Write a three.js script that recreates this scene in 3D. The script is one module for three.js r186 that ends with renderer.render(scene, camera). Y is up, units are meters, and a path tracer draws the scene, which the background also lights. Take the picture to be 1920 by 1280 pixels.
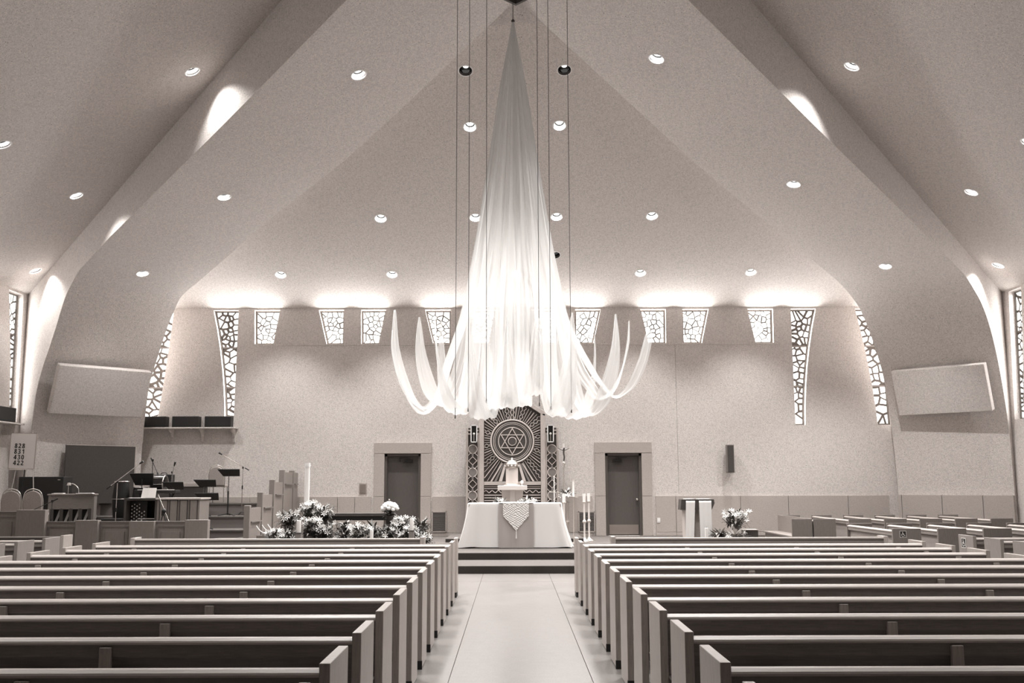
import * as THREE from 'three';
import { mergeGeometries, mergeVertices, toCreasedNormals } from 'three/addons/utils/BufferGeometryUtils.js';
import { RoundedBoxGeometry } from 'three/addons/geometries/RoundedBoxGeometry.js';
import { RectAreaLightUniformsLib } from 'three/addons/lights/RectAreaLightUniformsLib.js';
import { FontLoader } from 'three/addons/loaders/FontLoader.js';
import { TextGeometry } from 'three/addons/geometries/TextGeometry.js';

RectAreaLightUniformsLib.init();
const scene = new THREE.Scene();
scene.background = new THREE.Color(0x0a0908);
const renderer = new THREE.WebGLRenderer();
renderer.toneMapping = THREE.LinearToneMapping;
renderer.toneMappingExposure = 1.8;
renderer.shadowMap.enabled = true;

// ---------- camera: standing at the back of the aisle, tilted slightly up ----------
const R = Math.PI / 180;
const camera = new THREE.PerspectiveCamera(2 * Math.atan(640 / 1867) / R, 1.5, 0.1, 100);
camera.position.set(0, 1.65, 0);
camera.rotation.set(8.14 * R, 0, -0.15 * R, 'YXZ');

// ---------- light levels (every light sits in a lamp or a window of the room) ----------
const LAMP_CD = 50;          // one recessed downlight
const LAMP_GLOW = 3.2;       // what the eye sees of its bulb
const WINDOW_L = 16;         // luminance of the daylight entering a window
const WINDOW_GLOW = 1.25;     // what the eye sees of the glass

// ---------- plan of the church: a square of 24.8 m with ribs on the diagonals ----------
const X0 = 0.08, D0 = 14.6, RW = 12.4;   // centre (x, distance from the camera), half width
const WALL_TOP = 6.45, SLOPE = 0.455;    // eaves height, pitch of the ceiling panels
const RIB_W = 1.46;                      // half width of a rib
const Q = Math.SQRT2;

// ---------- helpers ----------
let seed = 12345;
const rnd = () => { seed = (seed * 1664525 + 1013904223) >>> 0; return seed / 4294967296; };
const rr = (a, b) => a + (b - a) * rnd();
const V = (x, y, d) => new THREE.Vector3(x, y, -d);
const used = new Map();
function numbered(name) {
  const n = used.get(name) || 0; used.set(name, n + 1);
  return n ? `${name}_${String(n).padStart(3, '0')}` : name;
}
function shade(o) { o.castShadow = true; o.receiveShadow = true; return o; }
function mesh(name, geo, mat, parent) {
  const m = shade(new THREE.Mesh(Array.isArray(geo) ? join(geo) : geo, mat));
  m.name = parent ? name : numbered(name);
  (parent || scene).add(m);
  return m;
}
function thing(name, label, category, pos, turn = 0, group, kind) {
  const g = new THREE.Group(); g.name = numbered(name); scene.add(g);
  if (pos) g.position.copy(pos); g.rotation.y = turn;
  tag(g, label, category, group, kind);
  return g;
}
function tag(o, label, category, group, kind) {
  o.userData.label = label; o.userData.category = category;
  if (group) o.userData.group = group;
  if (kind) o.userData.kind = kind;
  return o;
}
function join(list) {
  const l = list.map(g => {
    let h = g.index ? g.toNonIndexed() : g;
    if (!h.attributes.uv) h.setAttribute('uv', new THREE.BufferAttribute(new Float32Array(h.attributes.position.count * 2), 2));
    for (const k of Object.keys(h.attributes)) if (!['position', 'normal', 'uv'].includes(k)) h.deleteAttribute(k);
    return h;
  });
  return mergeGeometries(l);
}
// texture coordinates in metres by the way each face points; u runs along the axis given by "long"
function metric(geo, long = 'x', off = 0) {
  let g = geo.index ? geo.toNonIndexed() : geo;
  const p = g.attributes.position, n = p.count, uv = new Float32Array(n * 2);
  const a = new THREE.Vector3(), b = new THREE.Vector3(), c = new THREE.Vector3();
  const L = { x: 0, y: 1, z: 2 }[long];
  for (let i = 0; i < n; i += 3) {
    a.fromBufferAttribute(p, i); b.fromBufferAttribute(p, i + 1).sub(a); c.fromBufferAttribute(p, i + 2).sub(a); b.cross(c);
    const w = [Math.abs(b.x), Math.abs(b.y), Math.abs(b.z)];
    const k = w[0] >= w[1] && w[0] >= w[2] ? 0 : w[1] >= w[2] ? 1 : 2;
    let ax = [0, 1, 2].filter(q => q !== k);
    if (ax[1] === L) ax = [ax[1], ax[0]];
    for (let j = 0; j < 3; j++) {
      const q = [p.getX(i + j), p.getY(i + j), p.getZ(i + j)];
      uv[(i + j) * 2] = q[ax[0]] + off; uv[(i + j) * 2 + 1] = q[ax[1]] + off * 0.37;
    }
  }
  g.setAttribute('uv', new THREE.BufferAttribute(uv, 2));
  return g;
}
const longest = (w, h, t) => w >= h && w >= t ? 'x' : h >= t ? 'y' : 'z';
// a box given by its centre (local y up, z towards the camera)
function bx(w, h, t, x = 0, y = 0, z = 0, r = 0) {
  const g = r ? new RoundedBoxGeometry(w, h, t, 2, r) : new THREE.BoxGeometry(w, h, t);
  g.translate(x, y, z);
  return metric(g, longest(w, h, t), rnd() * 7);
}
// a box given by its limits
const lim = (x0, x1, y0, y1, z0, z1, r = 0) => bx(x1 - x0, y1 - y0, Math.abs(z1 - z0), (x0 + x1) / 2, (y0 + y1) / 2, (z0 + z1) / 2, r);
function cyl(r0, r1, h, x = 0, y = 0, z = 0, n = 16) { const g = new THREE.CylinderGeometry(r1, r0, h, n); g.translate(x, y + h / 2, z); return g; }
function rod(a, b, r, n = 6, r2 = r) {
  const d = b.clone().sub(a), g = new THREE.CylinderGeometry(r2, r, d.length(), n);
  g.applyQuaternion(new THREE.Quaternion().setFromUnitVectors(new THREE.Vector3(0, 1, 0), d.normalize()));
  const m = a.clone().add(b).multiplyScalar(0.5); g.translate(m.x, m.y, m.z);
  return g;
}
const P3 = (x, y, z) => new THREE.Vector3(x, y, z);
function tube(pts, r, seg = 24, rad = 6) { return new THREE.TubeGeometry(new THREE.CatmullRomCurve3(pts), seg, r, rad, false); }
function poly(pts) { const s = new THREE.Shape(); pts.forEach(([x, y], i) => i ? s.lineTo(x, y) : s.moveTo(x, y)); s.closePath(); return s; }
function path(pts) { const s = new THREE.Path(); pts.forEach(([x, y], i) => i ? s.lineTo(x, y) : s.moveTo(x, y)); s.closePath(); return s; }
const extrude = (shape, depth, bevel = 0) => new THREE.ExtrudeGeometry(shape, { depth, bevelEnabled: bevel > 0, bevelSize: bevel, bevelThickness: bevel, bevelSegments: 1, curveSegments: 16 });
function lathe(pts, n = 20) { return new THREE.LatheGeometry(pts.map(([r, y]) => new THREE.Vector2(r, y)), n); }

// ---------- textures (grain, speckle, weave: no light in them) ----------
function noiseGrid(n, cells, s) {
  let q = s >>> 0; const rn = () => { q = (q * 1664525 + 1013904223) >>> 0; return q / 4294967296; };
  const g = new Float32Array(cells * cells).map(rn), out = new Float32Array(n * n), f = t => t * t * (3 - 2 * t);
  for (let y = 0; y < n; y++) for (let x = 0; x < n; x++) {
    const u = x / n * cells, v = y / n * cells, i = u | 0, j = v | 0, a = f(u - i), b = f(v - j), i1 = (i + 1) % cells, j1 = (j + 1) % cells;
    out[y * n + x] = (g[j * cells + i] * (1 - a) + g[j * cells + i1] * a) * (1 - b) + (g[j1 * cells + i] * (1 - a) + g[j1 * cells + i1] * a) * b;
  }
  return out;
}
function tex(n, fn, repeat = 1, srgb = true, ny = n) {
  const d = new Uint8Array(n * ny * 4);
  for (let y = 0; y < ny; y++) for (let x = 0; x < n; x++) {
    const c = fn(x, y), k = (y * n + x) * 4;
    const v = Array.isArray(c) ? c : [c, c, c];
    d[k] = v[0]; d[k + 1] = v[1]; d[k + 2] = v[2]; d[k + 3] = 255;
  }
  const t = new THREE.DataTexture(d, n, ny); t.magFilter = THREE.LinearFilter; t.minFilter = THREE.LinearMipmapLinearFilter; t.generateMipmaps = true;
  t.wrapS = t.wrapT = THREE.RepeatWrapping; t.repeat.set(repeat, repeat);
  if (srgb) t.colorSpace = THREE.SRGBColorSpace; t.needsUpdate = true; return t;
}
const N = 512;
const nF = noiseGrid(N, 256, 11), nM = noiseGrid(N, 64, 12), nC = noiseGrid(N, 8, 13), nX = noiseGrid(N, 170, 14);
const plasterMap = tex(N, (x, y) => { const k = y * N + x; return 232 + (nF[k] - 0.5) * 30 + (nX[k] - 0.5) * 34 + (nM[k] - 0.5) * 16; }, 0.45);
const plasterBump = tex(N, (x, y) => { const k = y * N + x; return 128 + (nF[k] - 0.5) * 120 + (nX[k] - 0.5) * 90; }, 0.45, false);
const stoneMap = tex(N, (x, y) => { const k = y * N + x; return 232 + (nF[k] - 0.5) * 40 + (nX[k] - 0.5) * 16; }, 0.8);
const terrazzoMap = tex(N, (x, y) => { const k = y * N + x; const v = nF[k]; return 232 + (v > 0.72 ? 16 : v < 0.27 ? -34 : 0) + (nM[k] - 0.5) * 12 + (nC[k] - 0.5) * 10; }, 1.4);
const woodMap = tex(N, (x, y) => {
  const a = nC[(y * N + ((x >> 3) % N))] , s = Math.sin((y / N * 34 + a * 3.2) * Math.PI * 2);
  const f = nF[(y * N) + ((x >> 4) % N)];
  return 228 + s * 4 + (f - 0.5) * 26;
}, 1.1);
const carpetMap = tex(256, (x, y) => 205 + (nF[(y * N + x)] - 0.5) * 90, 3);
const weaveBump = tex(128, (x, y) => 128 + 60 * Math.sin(x / 128 * Math.PI * 32) * Math.sin(y / 128 * Math.PI * 32) + (nF[y * N + x] - 0.5) * 60, 6, false);
const quiltBump = tex(256, (x, y) => { const w = Math.sin((x / 256 * 6 + nC[y * N + x] * 0.9) * Math.PI * 2) * Math.sin((y / 256 * 9 + nC[x * N + y] * 0.9) * Math.PI * 2); return 128 + 90 * w + (nM[y * N + x] - 0.5) * 50; }, 2.2, false);

// ---------- materials (linear base colours) ----------
function M(r, g, b, rough = 0.8, o = {}) { const m = new THREE.MeshPhysicalMaterial({ roughness: rough, side: THREE.DoubleSide, ...o }); m.color.setRGB(r, g, b); return m; }
const mat = {
  plaster: M(0.80, 0.742, 0.708, 0.93, { map: plasterMap, bumpMap: plasterBump, bumpScale: 0.004 }),
  stone: M(0.54, 0.482, 0.447, 0.85, { map: stoneMap }),
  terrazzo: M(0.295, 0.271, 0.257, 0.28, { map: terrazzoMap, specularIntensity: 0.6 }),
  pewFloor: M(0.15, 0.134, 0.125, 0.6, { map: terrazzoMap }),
  grout: M(0.2, 0.165, 0.15, 0.9),
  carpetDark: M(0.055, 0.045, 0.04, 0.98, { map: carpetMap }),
  carpet: M(0.185, 0.163, 0.15, 0.98, { map: carpetMap }),
  wood: M(0.54, 0.48, 0.445, 0.42, { map: woodMap }),
  woodB: M(0.28, 0.247, 0.228, 0.42, { map: woodMap }),
  woodLight: M(0.64, 0.575, 0.54, 0.42, { map: woodMap }),
  oak: M(0.34, 0.30, 0.277, 0.5, { map: woodMap }),
  woodDark: M(0.085, 0.074, 0.068, 0.5, { map: woodMap }),
  black: M(0.012, 0.011, 0.0105, 0.5),
  blackGloss: M(0.01, 0.009, 0.009, 0.12),
  darkGrey: M(0.07, 0.06, 0.055, 0.8),
  grey: M(0.2, 0.178, 0.167, 0.7),
  door: M(0.12, 0.105, 0.097, 0.5, { map: woodMap }),
  doorFrame: M(0.10, 0.085, 0.077, 0.5),
  chrome: M(0.75, 0.72, 0.70, 0.25, { metalness: 1 }),
  brass: M(0.80, 0.75, 0.71, 0.3, { metalness: 1 }),
  steel: M(0.5, 0.45, 0.42, 0.4, { metalness: 1 }),
  white: M(0.84, 0.82, 0.805, 0.7),
  wax: M(0.90, 0.88, 0.86, 0.5),
  cloth: M(0.79, 0.765, 0.75, 0.95, { bumpMap: weaveBump, bumpScale: 0.0012 }),
  clothTan: M(0.42, 0.38, 0.36, 0.95, { bumpMap: weaveBump, bumpScale: 0.0012 }),
  quilt: M(0.8, 0.775, 0.755, 0.9, { bumpMap: quiltBump, bumpScale: 0.02 }),
  sheer: M(0.95, 0.94, 0.93, 1, { transmission: 0.3, thickness: 0, transparent: true, opacity: 0.54 }),
  marble: M(0.78, 0.73, 0.70, 0.35),
  gilt: M(0.62, 0.56, 0.53, 0.4),
  screenDark: M(0.05, 0.041, 0.037, 0.7),
  leaf: M(0.05, 0.045, 0.038, 0.6),
  leafMid: M(0.17, 0.15, 0.13, 0.6),
  panelling: M(0.44, 0.395, 0.37, 0.6, { map: woodMap }),
  leafPale: M(0.40, 0.375, 0.355, 0.7),
  petal: M(0.90, 0.885, 0.87, 0.85),
  acoustic: M(0.74, 0.685, 0.655, 0.97, { map: plasterMap }),
  felt: M(0.11, 0.096, 0.088, 0.98, { map: carpetMap }),
  paper: M(0.80, 0.765, 0.74, 0.9),
  print: M(0.012, 0.011, 0.011, 0.8),
  cable: M(0.05, 0.045, 0.042, 0.6),
  matrix: M(0.10, 0.085, 0.075, 0.85),
  frame: M(0.16, 0.14, 0.125, 0.6),
  reflector: M(0.88, 0.87, 0.86, 0.35),
  knob: M(0.85, 0.82, 0.8, 0.4),
};
const bulbMat = new THREE.MeshStandardMaterial({ color: 0xffffff, emissive: new THREE.Color(1, 0.985, 0.965), emissiveIntensity: LAMP_GLOW });
const dimBulbMat = new THREE.MeshStandardMaterial({ color: 0xffffff, emissive: new THREE.Color(1, 0.985, 0.965), emissiveIntensity: 0.9 });
const paneMats = [[1, 0.985, 0.965, 1], [0.96, 0.96, 0.92, 0.8], [0.93, 0.95, 0.9, 0.62], [1, 0.99, 0.98, 1.25]].map(([r, g, b, k]) => {
  const m = new THREE.MeshPhysicalMaterial({ roughness: 0.25, emissive: new THREE.Color(r, g, b), emissiveIntensity: WINDOW_GLOW * k }); m.color.setRGB(0.6, 0.59, 0.57); return m; });
// =====================================================================
// STRUCTURE: floor, steps, walls, ceiling panels, ribs
// =====================================================================
{ // nave floor of terrazzo slabs on a dark bed: joints stay open
  const f = thing('floor', 'pale speckled terrazzo aisle floor, darker under the pews', 'floor', null, 0, null, 'structure');
  mesh('slab_bed', lim(-13.2, 13.3, -0.3, -0.012, 4, -27.6), mat.grout, f);
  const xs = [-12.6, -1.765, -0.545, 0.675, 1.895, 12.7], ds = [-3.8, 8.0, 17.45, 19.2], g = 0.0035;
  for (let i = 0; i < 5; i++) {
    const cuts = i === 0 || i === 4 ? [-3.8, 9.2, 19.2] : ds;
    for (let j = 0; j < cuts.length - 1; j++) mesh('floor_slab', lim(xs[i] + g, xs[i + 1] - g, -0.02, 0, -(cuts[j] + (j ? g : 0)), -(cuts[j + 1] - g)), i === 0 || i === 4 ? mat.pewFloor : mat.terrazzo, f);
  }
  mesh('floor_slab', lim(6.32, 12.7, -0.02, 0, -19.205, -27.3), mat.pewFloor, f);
}
{ // chancel: two steps with dark risers, and the low platform behind the altar
  const step = (nm, label, x0, x1, y0, y1, d0, d1) => {
    const g = thing(nm, label, 'step', null, 0, null, 'structure');
    mesh('tread', lim(x0, x1, y0, y1, -d0, -d1), mat.carpet, g);
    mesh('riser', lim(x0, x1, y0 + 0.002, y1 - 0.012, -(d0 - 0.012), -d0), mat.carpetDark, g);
  };
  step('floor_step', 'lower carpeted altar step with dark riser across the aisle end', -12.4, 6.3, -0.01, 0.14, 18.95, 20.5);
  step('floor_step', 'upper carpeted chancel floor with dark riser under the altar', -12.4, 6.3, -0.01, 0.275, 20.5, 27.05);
  step('floor_platform', 'low carpeted platform under the tabernacle behind the altar', -1.6, 1.7, 0.275, 0.36, 24.2, 27.02);
  const choir = thing('floor_choir_tiers', 'carpeted choir tiers rising to the back wall beside the organ', 'tiers', null, 0, null, 'structure');
  for (const [y0, y1, d0] of [[0.275, 0.6, 23.7], [0.6, 0.88, 24.8], [0.88, 1.18, 25.8]]) {
    mesh('tread', lim(-12.2, -5.86, y1 - 0.035, y1, -(d0 - 0.03), -27.02), mat.carpet, choir);
    mesh('riser', lim(-12.2, -5.86, y0, y1 - 0.035, -d0, -27.02), mat.grey, choir);
  }
  mesh('half_step', lim(-6.35, -5.86, 0.275, 0.44, -23.2, -23.7), mat.carpet, choir);
  mesh('half_step', lim(-6.72, -5.86, 0.275, 0.45, -22.7, -23.2), mat.carpet, choir);
  mesh('half_step', lim(-6.45, -5.86, 0.6, 0.745, -24.3, -24.8), mat.carpet, choir);
}

// ---------- windows ----------
function clip(pts, nx, ny, c) { // keep nx*x+ny*y <= c
  const out = [];
  for (let i = 0; i < pts.length; i++) {
    const a = pts[i], b = pts[(i + 1) % pts.length], da = nx * a[0] + ny * a[1] - c, db = nx * b[0] + ny * b[1] - c;
    if (da <= 0) out.push(a);
    if ((da < 0 && db > 0) || (da > 0 && db < 0)) { const t = da / (da - db); out.push([a[0] + (b[0] - a[0]) * t, a[1] + (b[1] - a[1]) * t]); }
  }
  return out;
}
const area = p => Math.abs(p.reduce((s, a, i) => { const b = p[(i + 1) % p.length]; return s + a[0] * b[1] - a[1] * b[0]; }, 0) / 2);
const cen = p => [p.reduce((s, a) => s + a[0], 0) / p.length, p.reduce((s, a) => s + a[1], 0) / p.length];
function inside(p, x, y) { let c = false; for (let i = 0, j = p.length - 1; i < p.length; j = i++) if ((p[i][1] > y) !== (p[j][1] > y) && x < (p[j][0] - p[i][0]) * (y - p[i][1]) / (p[j][1] - p[i][1]) + p[i][0]) c = !c; return c; }
function inset(p, k) { // pull every corner k metres in (corners given clockwise or not)
  const n = p.length, out = []; let A = 0; p.forEach((a, i) => { const b = p[(i + 1) % n]; A += a[0] * b[1] - a[1] * b[0]; });
  const s = A > 0 ? 1 : -1;
  for (let i = 0; i < n; i++) {
    const a = p[(i + n - 1) % n], b = p[i], c = p[(i + 1) % n];
    const e1 = [b[0] - a[0], b[1] - a[1]], e2 = [c[0] - b[0], c[1] - b[1]], l1 = Math.hypot(...e1), l2 = Math.hypot(...e2);
    const n1 = [-e1[1] / l1 * s, e1[0] / l1 * s], n2 = [-e2[1] / l2 * s, e2[0] / l2 * s];
    const m = [n1[0] + n2[0], n1[1] + n2[1]], q = k / Math.max(0.3, (1 + n1[0] * n2[0] + n1[1] * n2[1]));
    out.push([b[0] + m[0] * q, b[1] + m[1] * q]);
  }
  return out;
}
let windowNo = 0;
// outline in the wall's own plane (x along the wall, y up); place: matrix that carries it to its wall
function makeWindow(outline, place, label, { cells = 26, gap = 0.009, bars = [], detail = true, light = true, power = 1 } = {}) {
  windowNo++;
  const g = new THREE.Group(); g.name = `window_${windowNo}`; scene.add(g); tag(g, label, 'window', null, 'structure');
  const c = cen(outline), y0 = Math.min(...outline.map(p => p[1])), y1 = Math.max(...outline.map(p => p[1]));
  const loc = outline.map(([x, y]) => [x - c[0], y - y0]);
  g.applyMatrix4(place.clone().multiply(new THREE.Matrix4().makeTranslation(c[0], y0, 0)));
  const inner = inset(loc, 0.035);
  const fs = poly(loc); fs.holes.push(path(inner));
  const fg = extrude(fs, 0.06); fg.translate(0, 0, -0.2); mesh('frame', fg, mat.frame, g);
  if (!detail) { const pg = extrude(poly(inner), 0.02); pg.translate(0, 0, -0.2); mesh('pane', pg, paneMats[0], g); }
  else {
    const mg = extrude(poly(inner), 0.03); mg.translate(0, 0, -0.205); mesh('matrix', mg, mat.matrix, g);
    const clear = inset(loc, 0.045), w0 = Math.min(...loc.map(p => p[0])), w1 = Math.max(...loc.map(p => p[0])), h = y1 - y0;
    const pts = [];
    for (let t = 0; pts.length < cells && t < 4000; t++) {
      const x = rr(w0, w1), y = rr(0, h); if (!inside(clear, x, y)) continue;
      const lim2 = 0.62 * Math.sqrt(area(clear) / cells); if (t < 3000 && pts.some(p => Math.hypot(p[0] - x, p[1] - y) < lim2)) continue;
      pts.push([x, y]);
    }
    for (const [i, s] of pts.entries()) {
      let cell = clear; const gg = gap * rr(0.6, 1.7);
      for (const [j, o] of pts.entries()) if (i !== j) {
        const nx = o[0] - s[0], ny = o[1] - s[1], l = Math.hypot(nx, ny);
        cell = clip(cell, nx / l, ny / l, ((o[0] + s[0]) / 2 * nx + (o[1] + s[1]) / 2 * ny) / l - gg);
        if (cell.length < 3) break;
      }
      for (const b of bars) if (cell.length >= 3) cell = s[1] > b - y0 ? clip(cell, 0, -1, -(b - y0) - 0.025) : clip(cell, 0, 1, b - y0 - 0.025);
      if (cell.length < 3 || area(cell) < 0.0006) continue;
      const pg = extrude(poly(cell), 0.022); pg.translate(0, 0, -0.19);
      const k = rnd(); mesh('pane', pg, paneMats[k < 0.45 ? 0 : k < 0.7 ? 3 : k < 0.88 ? 1 : 2], g);
    }
    for (const b of bars) {
      const row = clear.filter(() => true); let xa = 1e9, xb = -1e9;
      for (let i = 0; i < row.length; i++) { const a = row[i], e = row[(i + 1) % row.length], y = b - y0; if ((a[1] - y) * (e[1] - y) < 0) { const x = a[0] + (e[0] - a[0]) * (y - a[1]) / (e[1] - a[1]); xa = Math.min(xa, x); xb = Math.max(xb, x); } }
      mesh('glazing_bar', bx(xb - xa, 0.035, 0.04, (xa + xb) / 2, b - y0, -0.175), mat.grey, g);
    }
  }
  if (light) {
    const xs = loc.map(p => p[0]), w = (Math.max(...xs) - Math.min(...xs)) * 0.8, h = (y1 - y0) * 0.94;
    const L = new THREE.RectAreaLight(new THREE.Color(1, 0.985, 0.965), WINDOW_L * power * area(loc) / (w * h), w, h);
    L.position.set((Math.max(...xs) + Math.min(...xs)) / 2, (y1 - y0) / 2, -0.1); L.rotation.y = Math.PI; g.add(L);   // faces into the room
  }
  return g;
}
const curve = (a, b, bend, n = 5) => Array.from({ length: n }, (_, i) => { const t = (i + 1) / (n + 1); return [a[0] + (b[0] - a[0]) * t + bend * 4 * t * (1 - t), a[1] + (b[1] - a[1]) * t]; });
// the rhythm of one church wall, measured on the back wall (x from the axis of the room)
const T = 6.40, B = 5.46, TB = 3.21;
const wallWindows = [
  { o: [[-10.16, 3.2], [-9.72, 3.2], ...curve([-9.72, 3.2], [-9.38, T], 0.02), [-9.38, T], [-10.0, T]], tall: 1 },
  { o: [[-7.87, TB], [-7.63, TB], ...curve([-7.63, TB], [-7.6, T], 0), [-7.6, T], [-8.29, T], ...curve([-8.29, T], [-7.87, TB], 0.09)], tall: 1 },
  { o: [[-7.13, B], [-6.62, B], [-6.46, T], [-7.16, T]] }, { o: [[-5.16, B], [-4.70, B], [-4.70, T], [-5.39, T]] },
  { o: [[-4.21, B], [-3.72, B], [-3.54, T], [-4.23, T]] }, { o: [[-2.24, B], [-1.76, B], [-1.76, T], [-2.47, T]] },
  { o: [[-1.19, B], [-0.69, B], [-0.52, T], [-1.19, T]] }, { o: [[0.68, B], [1.17, B], [1.17, T], [0.47, T]] },
  { o: [[1.64, B], [2.15, B], [2.36, T], [1.66, T]] }, { o: [[3.64, B], [4.14, B], [4.15, T], [3.45, T]] },
  { o: [[4.61, B], [5.12, B], [5.33, T], [4.61, T]] }, { o: [[6.59, B], [7.09, B], [7.1, T], [6.4, T]] },
  { o: [[7.59, TB], [7.86, TB], ...curve([7.86, TB], [8.28, T], -0.09), [8.28, T], [7.59, T]], tall: 1 },
  { o: [[9.36, T], ...curve([9.36, T], [9.82, TB], 0.06), [9.82, TB], [10.2, TB], [10.1, T]], tall: 1 },
];
const order = ['first', 'second', 'third', 'fourth', 'fifth', 'sixth', 'seventh', 'eighth', 'ninth', 'tenth', 'eleventh', 'twelfth', 'thirteenth', 'fourteenth'];
// wall k: 0 back, 1 left, 2 rear, 3 right; its plane faces the centre of the room
function wallMatrix(k) { return new THREE.Matrix4().makeTranslation(X0, 0, -D0).multiply(new THREE.Matrix4().makeRotationY(k * Math.PI / 2)).multiply(new THREE.Matrix4().makeTranslation(0, 0, -RW)); }
function wallSolid(name, label, k, holes, material = mat.plaster) {
  const s = poly([[-RW - 0.4, -0.3], [RW + 0.4, -0.3], [RW + 0.4, 7], [-RW - 0.4, 7]]);
  for (const h of holes) s.holes.push(path(h));
  const g = extrude(s, 0.4); g.translate(0, 0, -0.4);
  const m = mesh(name, metric(g, 'x').applyMatrix4(wallMatrix(k)), material);
  return tag(m, label, 'wall', null, 'structure');
}
const doorHoles = [[-3.52, -2.54], [2.41, 3.40]].map(([a, b]) => [[a, 0.28], [b, 0.28], [b, 2.47], [a, 2.47]]);
const slit = (x0, x1, y0, y1) => [[x0, y0], [x1, y0], [x1, y1], [x0, y1]];
const joints = [slit(-6.4, -1.0, 5.405, 5.411), slit(1.1, 7.3, 5.405, 5.411), slit(4.38, 4.386, 1.36, 5.39)];
const wallBack = wallSolid('wall_back', 'tall sandy plaster wall behind the altar with a row of stained glass', 0, [...wallWindows.map(w => w.o), ...doorHoles, ...joints]);
wallSolid('wall_left', 'sandy plaster side wall beyond the choir', 1, wallWindows.map(w => w.o));
wallSolid('wall_right', 'sandy plaster side wall beyond the transept pews', 3, wallWindows.map(w => w.o));
wallSolid('wall_rear', 'wood-panelled wall with the wide opening to the narthex behind the pews', 2, [slit(-6, 6, -0.2, 3.3)], mat.panelling);
wallWindows.forEach((w, i) => {
  const edge = i === 0 || i === 13;
  makeWindow(w.o, wallMatrix(0), w.tall
    ? (edge ? `tall curved stained glass window half hidden by the ${i ? 'right' : 'left'} rib pier` : `tall tapering stained glass window ${i === 1 ? 'above the right end of the speaker shelf' : 'nearest the right rib pier but one'}`)
    : `small tapering stained glass window, ${order[i - 2]} from the left in the row under the ceiling`,
    { cells: edge ? 44 : w.tall ? 48 : 26, gap: w.tall ? 0.024 : 0.012, bars: w.tall ? [4.28, 5.38] : [], power: edge ? 0.45 : 1 });
});
for (const k of [1, 3]) wallWindows.forEach((w, i) => {
  const seen = (k === 1 && i === 13) || (k === 3 && i === 0);
  makeWindow(w.o, wallMatrix(k), w.tall
    ? `tall stained glass window in the ${k === 1 ? 'left' : 'right'} side wall, ${['first', 'second', '', '', '', '', '', '', '', '', '', '', 'third', 'last'][i]} of its four tall ones`
    : `small stained glass window in the ${k === 1 ? 'left' : 'right'} side wall, ${order[i - 2]} of its row`,
    { cells: 56, gap: 0.022, bars: w.tall ? [4.28, 5.38] : [], detail: seen, power: 0.15 });
});
{ // narthex behind the camera
  const n = (nm, label, ...l) => tag(mesh(nm, lim(...l), mat.panelling), label, nm.split('_')[0], null, 'structure');
  n('wall_narthex_left', 'wood-panelled side wall of the narthex by the choir side', -7.2, -6.9, -0.2, 3.5, -1.8, 3.9);
  n('wall_narthex_right', 'wood-panelled side wall of the narthex by the transept side', 7.0, 7.3, -0.2, 3.5, -1.8, 3.9);
  n('wall_narthex_rear', 'wood-panelled end wall of the narthex', -7.2, 7.3, -0.2, 3.5, 3.6, 3.9);
  n('ceiling_narthex', 'flat wood-panelled ceiling of the narthex', -7.2, 7.3, 3.3, 3.5, -1.8, 3.9);
}

// ---------- ceiling panels ----------
const PN = Math.hypot(1, SLOPE);
function panelMatrix(k) {
  const ex = P3(1, 0, 0), ey = P3(0, -SLOPE / PN, -1 / PN), ez = ex.clone().cross(ey);
  return new THREE.Matrix4().makeTranslation(X0, WALL_TOP + RW * SLOPE, -D0).multiply(new THREE.Matrix4().makeRotationY(k * Math.PI / 2)).multiply(new THREE.Matrix4().makeBasis(ex, ey, ez));
}
const LAMP_R = 0.135;
const circle = (x, y, r = LAMP_R, n = 24) => Array.from({ length: n }, (_, i) => [x + r * Math.cos(i / n * 6.28318), y + r * Math.sin(i / n * 6.28318)]);
// (along the wall, out from the centre)
const backLamps = [[-0.98, 6.11], [0.96, 6.08], [-3.26, 8.91], [-0.96, 8.89], [1.01, 8.87], [3.32, 8.85], [-6.14, 10.99], [-3.22, 10.99], [0.03, 10.97], [3.29, 10.96], [6.18, 10.94]];
const darkLamps = [[-1.01, 4.67], [1.0, 4.66], [1.02, 10.25]];
const leftLamps = [[3.2, 6.07], [6.13, 9.43], [9.07, 11.64], [2.94, 9.39]];
const rightLamps = [[-2.9, 6.21], [-5.76, 9.62], [-8.82, 11.6]];
const mirror = l => l.map(([a, b]) => [-a, b]);
const panelLamps = [[...backLamps, ...darkLamps], [...leftLamps, ...mirror(leftLamps)], backLamps.slice(0, 6), [...rightLamps, [-2.94, 9.39], ...mirror(rightLamps), [2.94, 9.39]]];
const sideName = ['back', 'left', 'rear', 'right'];
for (let k = 0; k < 4; k++) {
  const ra = 2.25, rb = RW + 0.3;
  const s = poly([[-(ra - 1.0), ra * PN], [ra - 1.0, ra * PN], [rb - 1.0, rb * PN], [-(rb - 1.0), rb * PN]]);
  for (const [t, r] of panelLamps[k]) s.holes.push(path(circle(t, r * PN)));
  const g = extrude(s, 0.16);
  tag(mesh(`ceiling_${sideName[k]}`, metric(g, 'x').applyMatrix4(panelMatrix(k)), mat.plaster), [
    'sloping plaster ceiling panel above the altar wall, rising to the centre', 'dark sloping plaster ceiling panel over the choir side', 'sloping plaster ceiling panel over the narthex opening', 'sloping plaster ceiling panel over the transept pews'][k], 'ceiling', null, 'structure');
}

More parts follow.
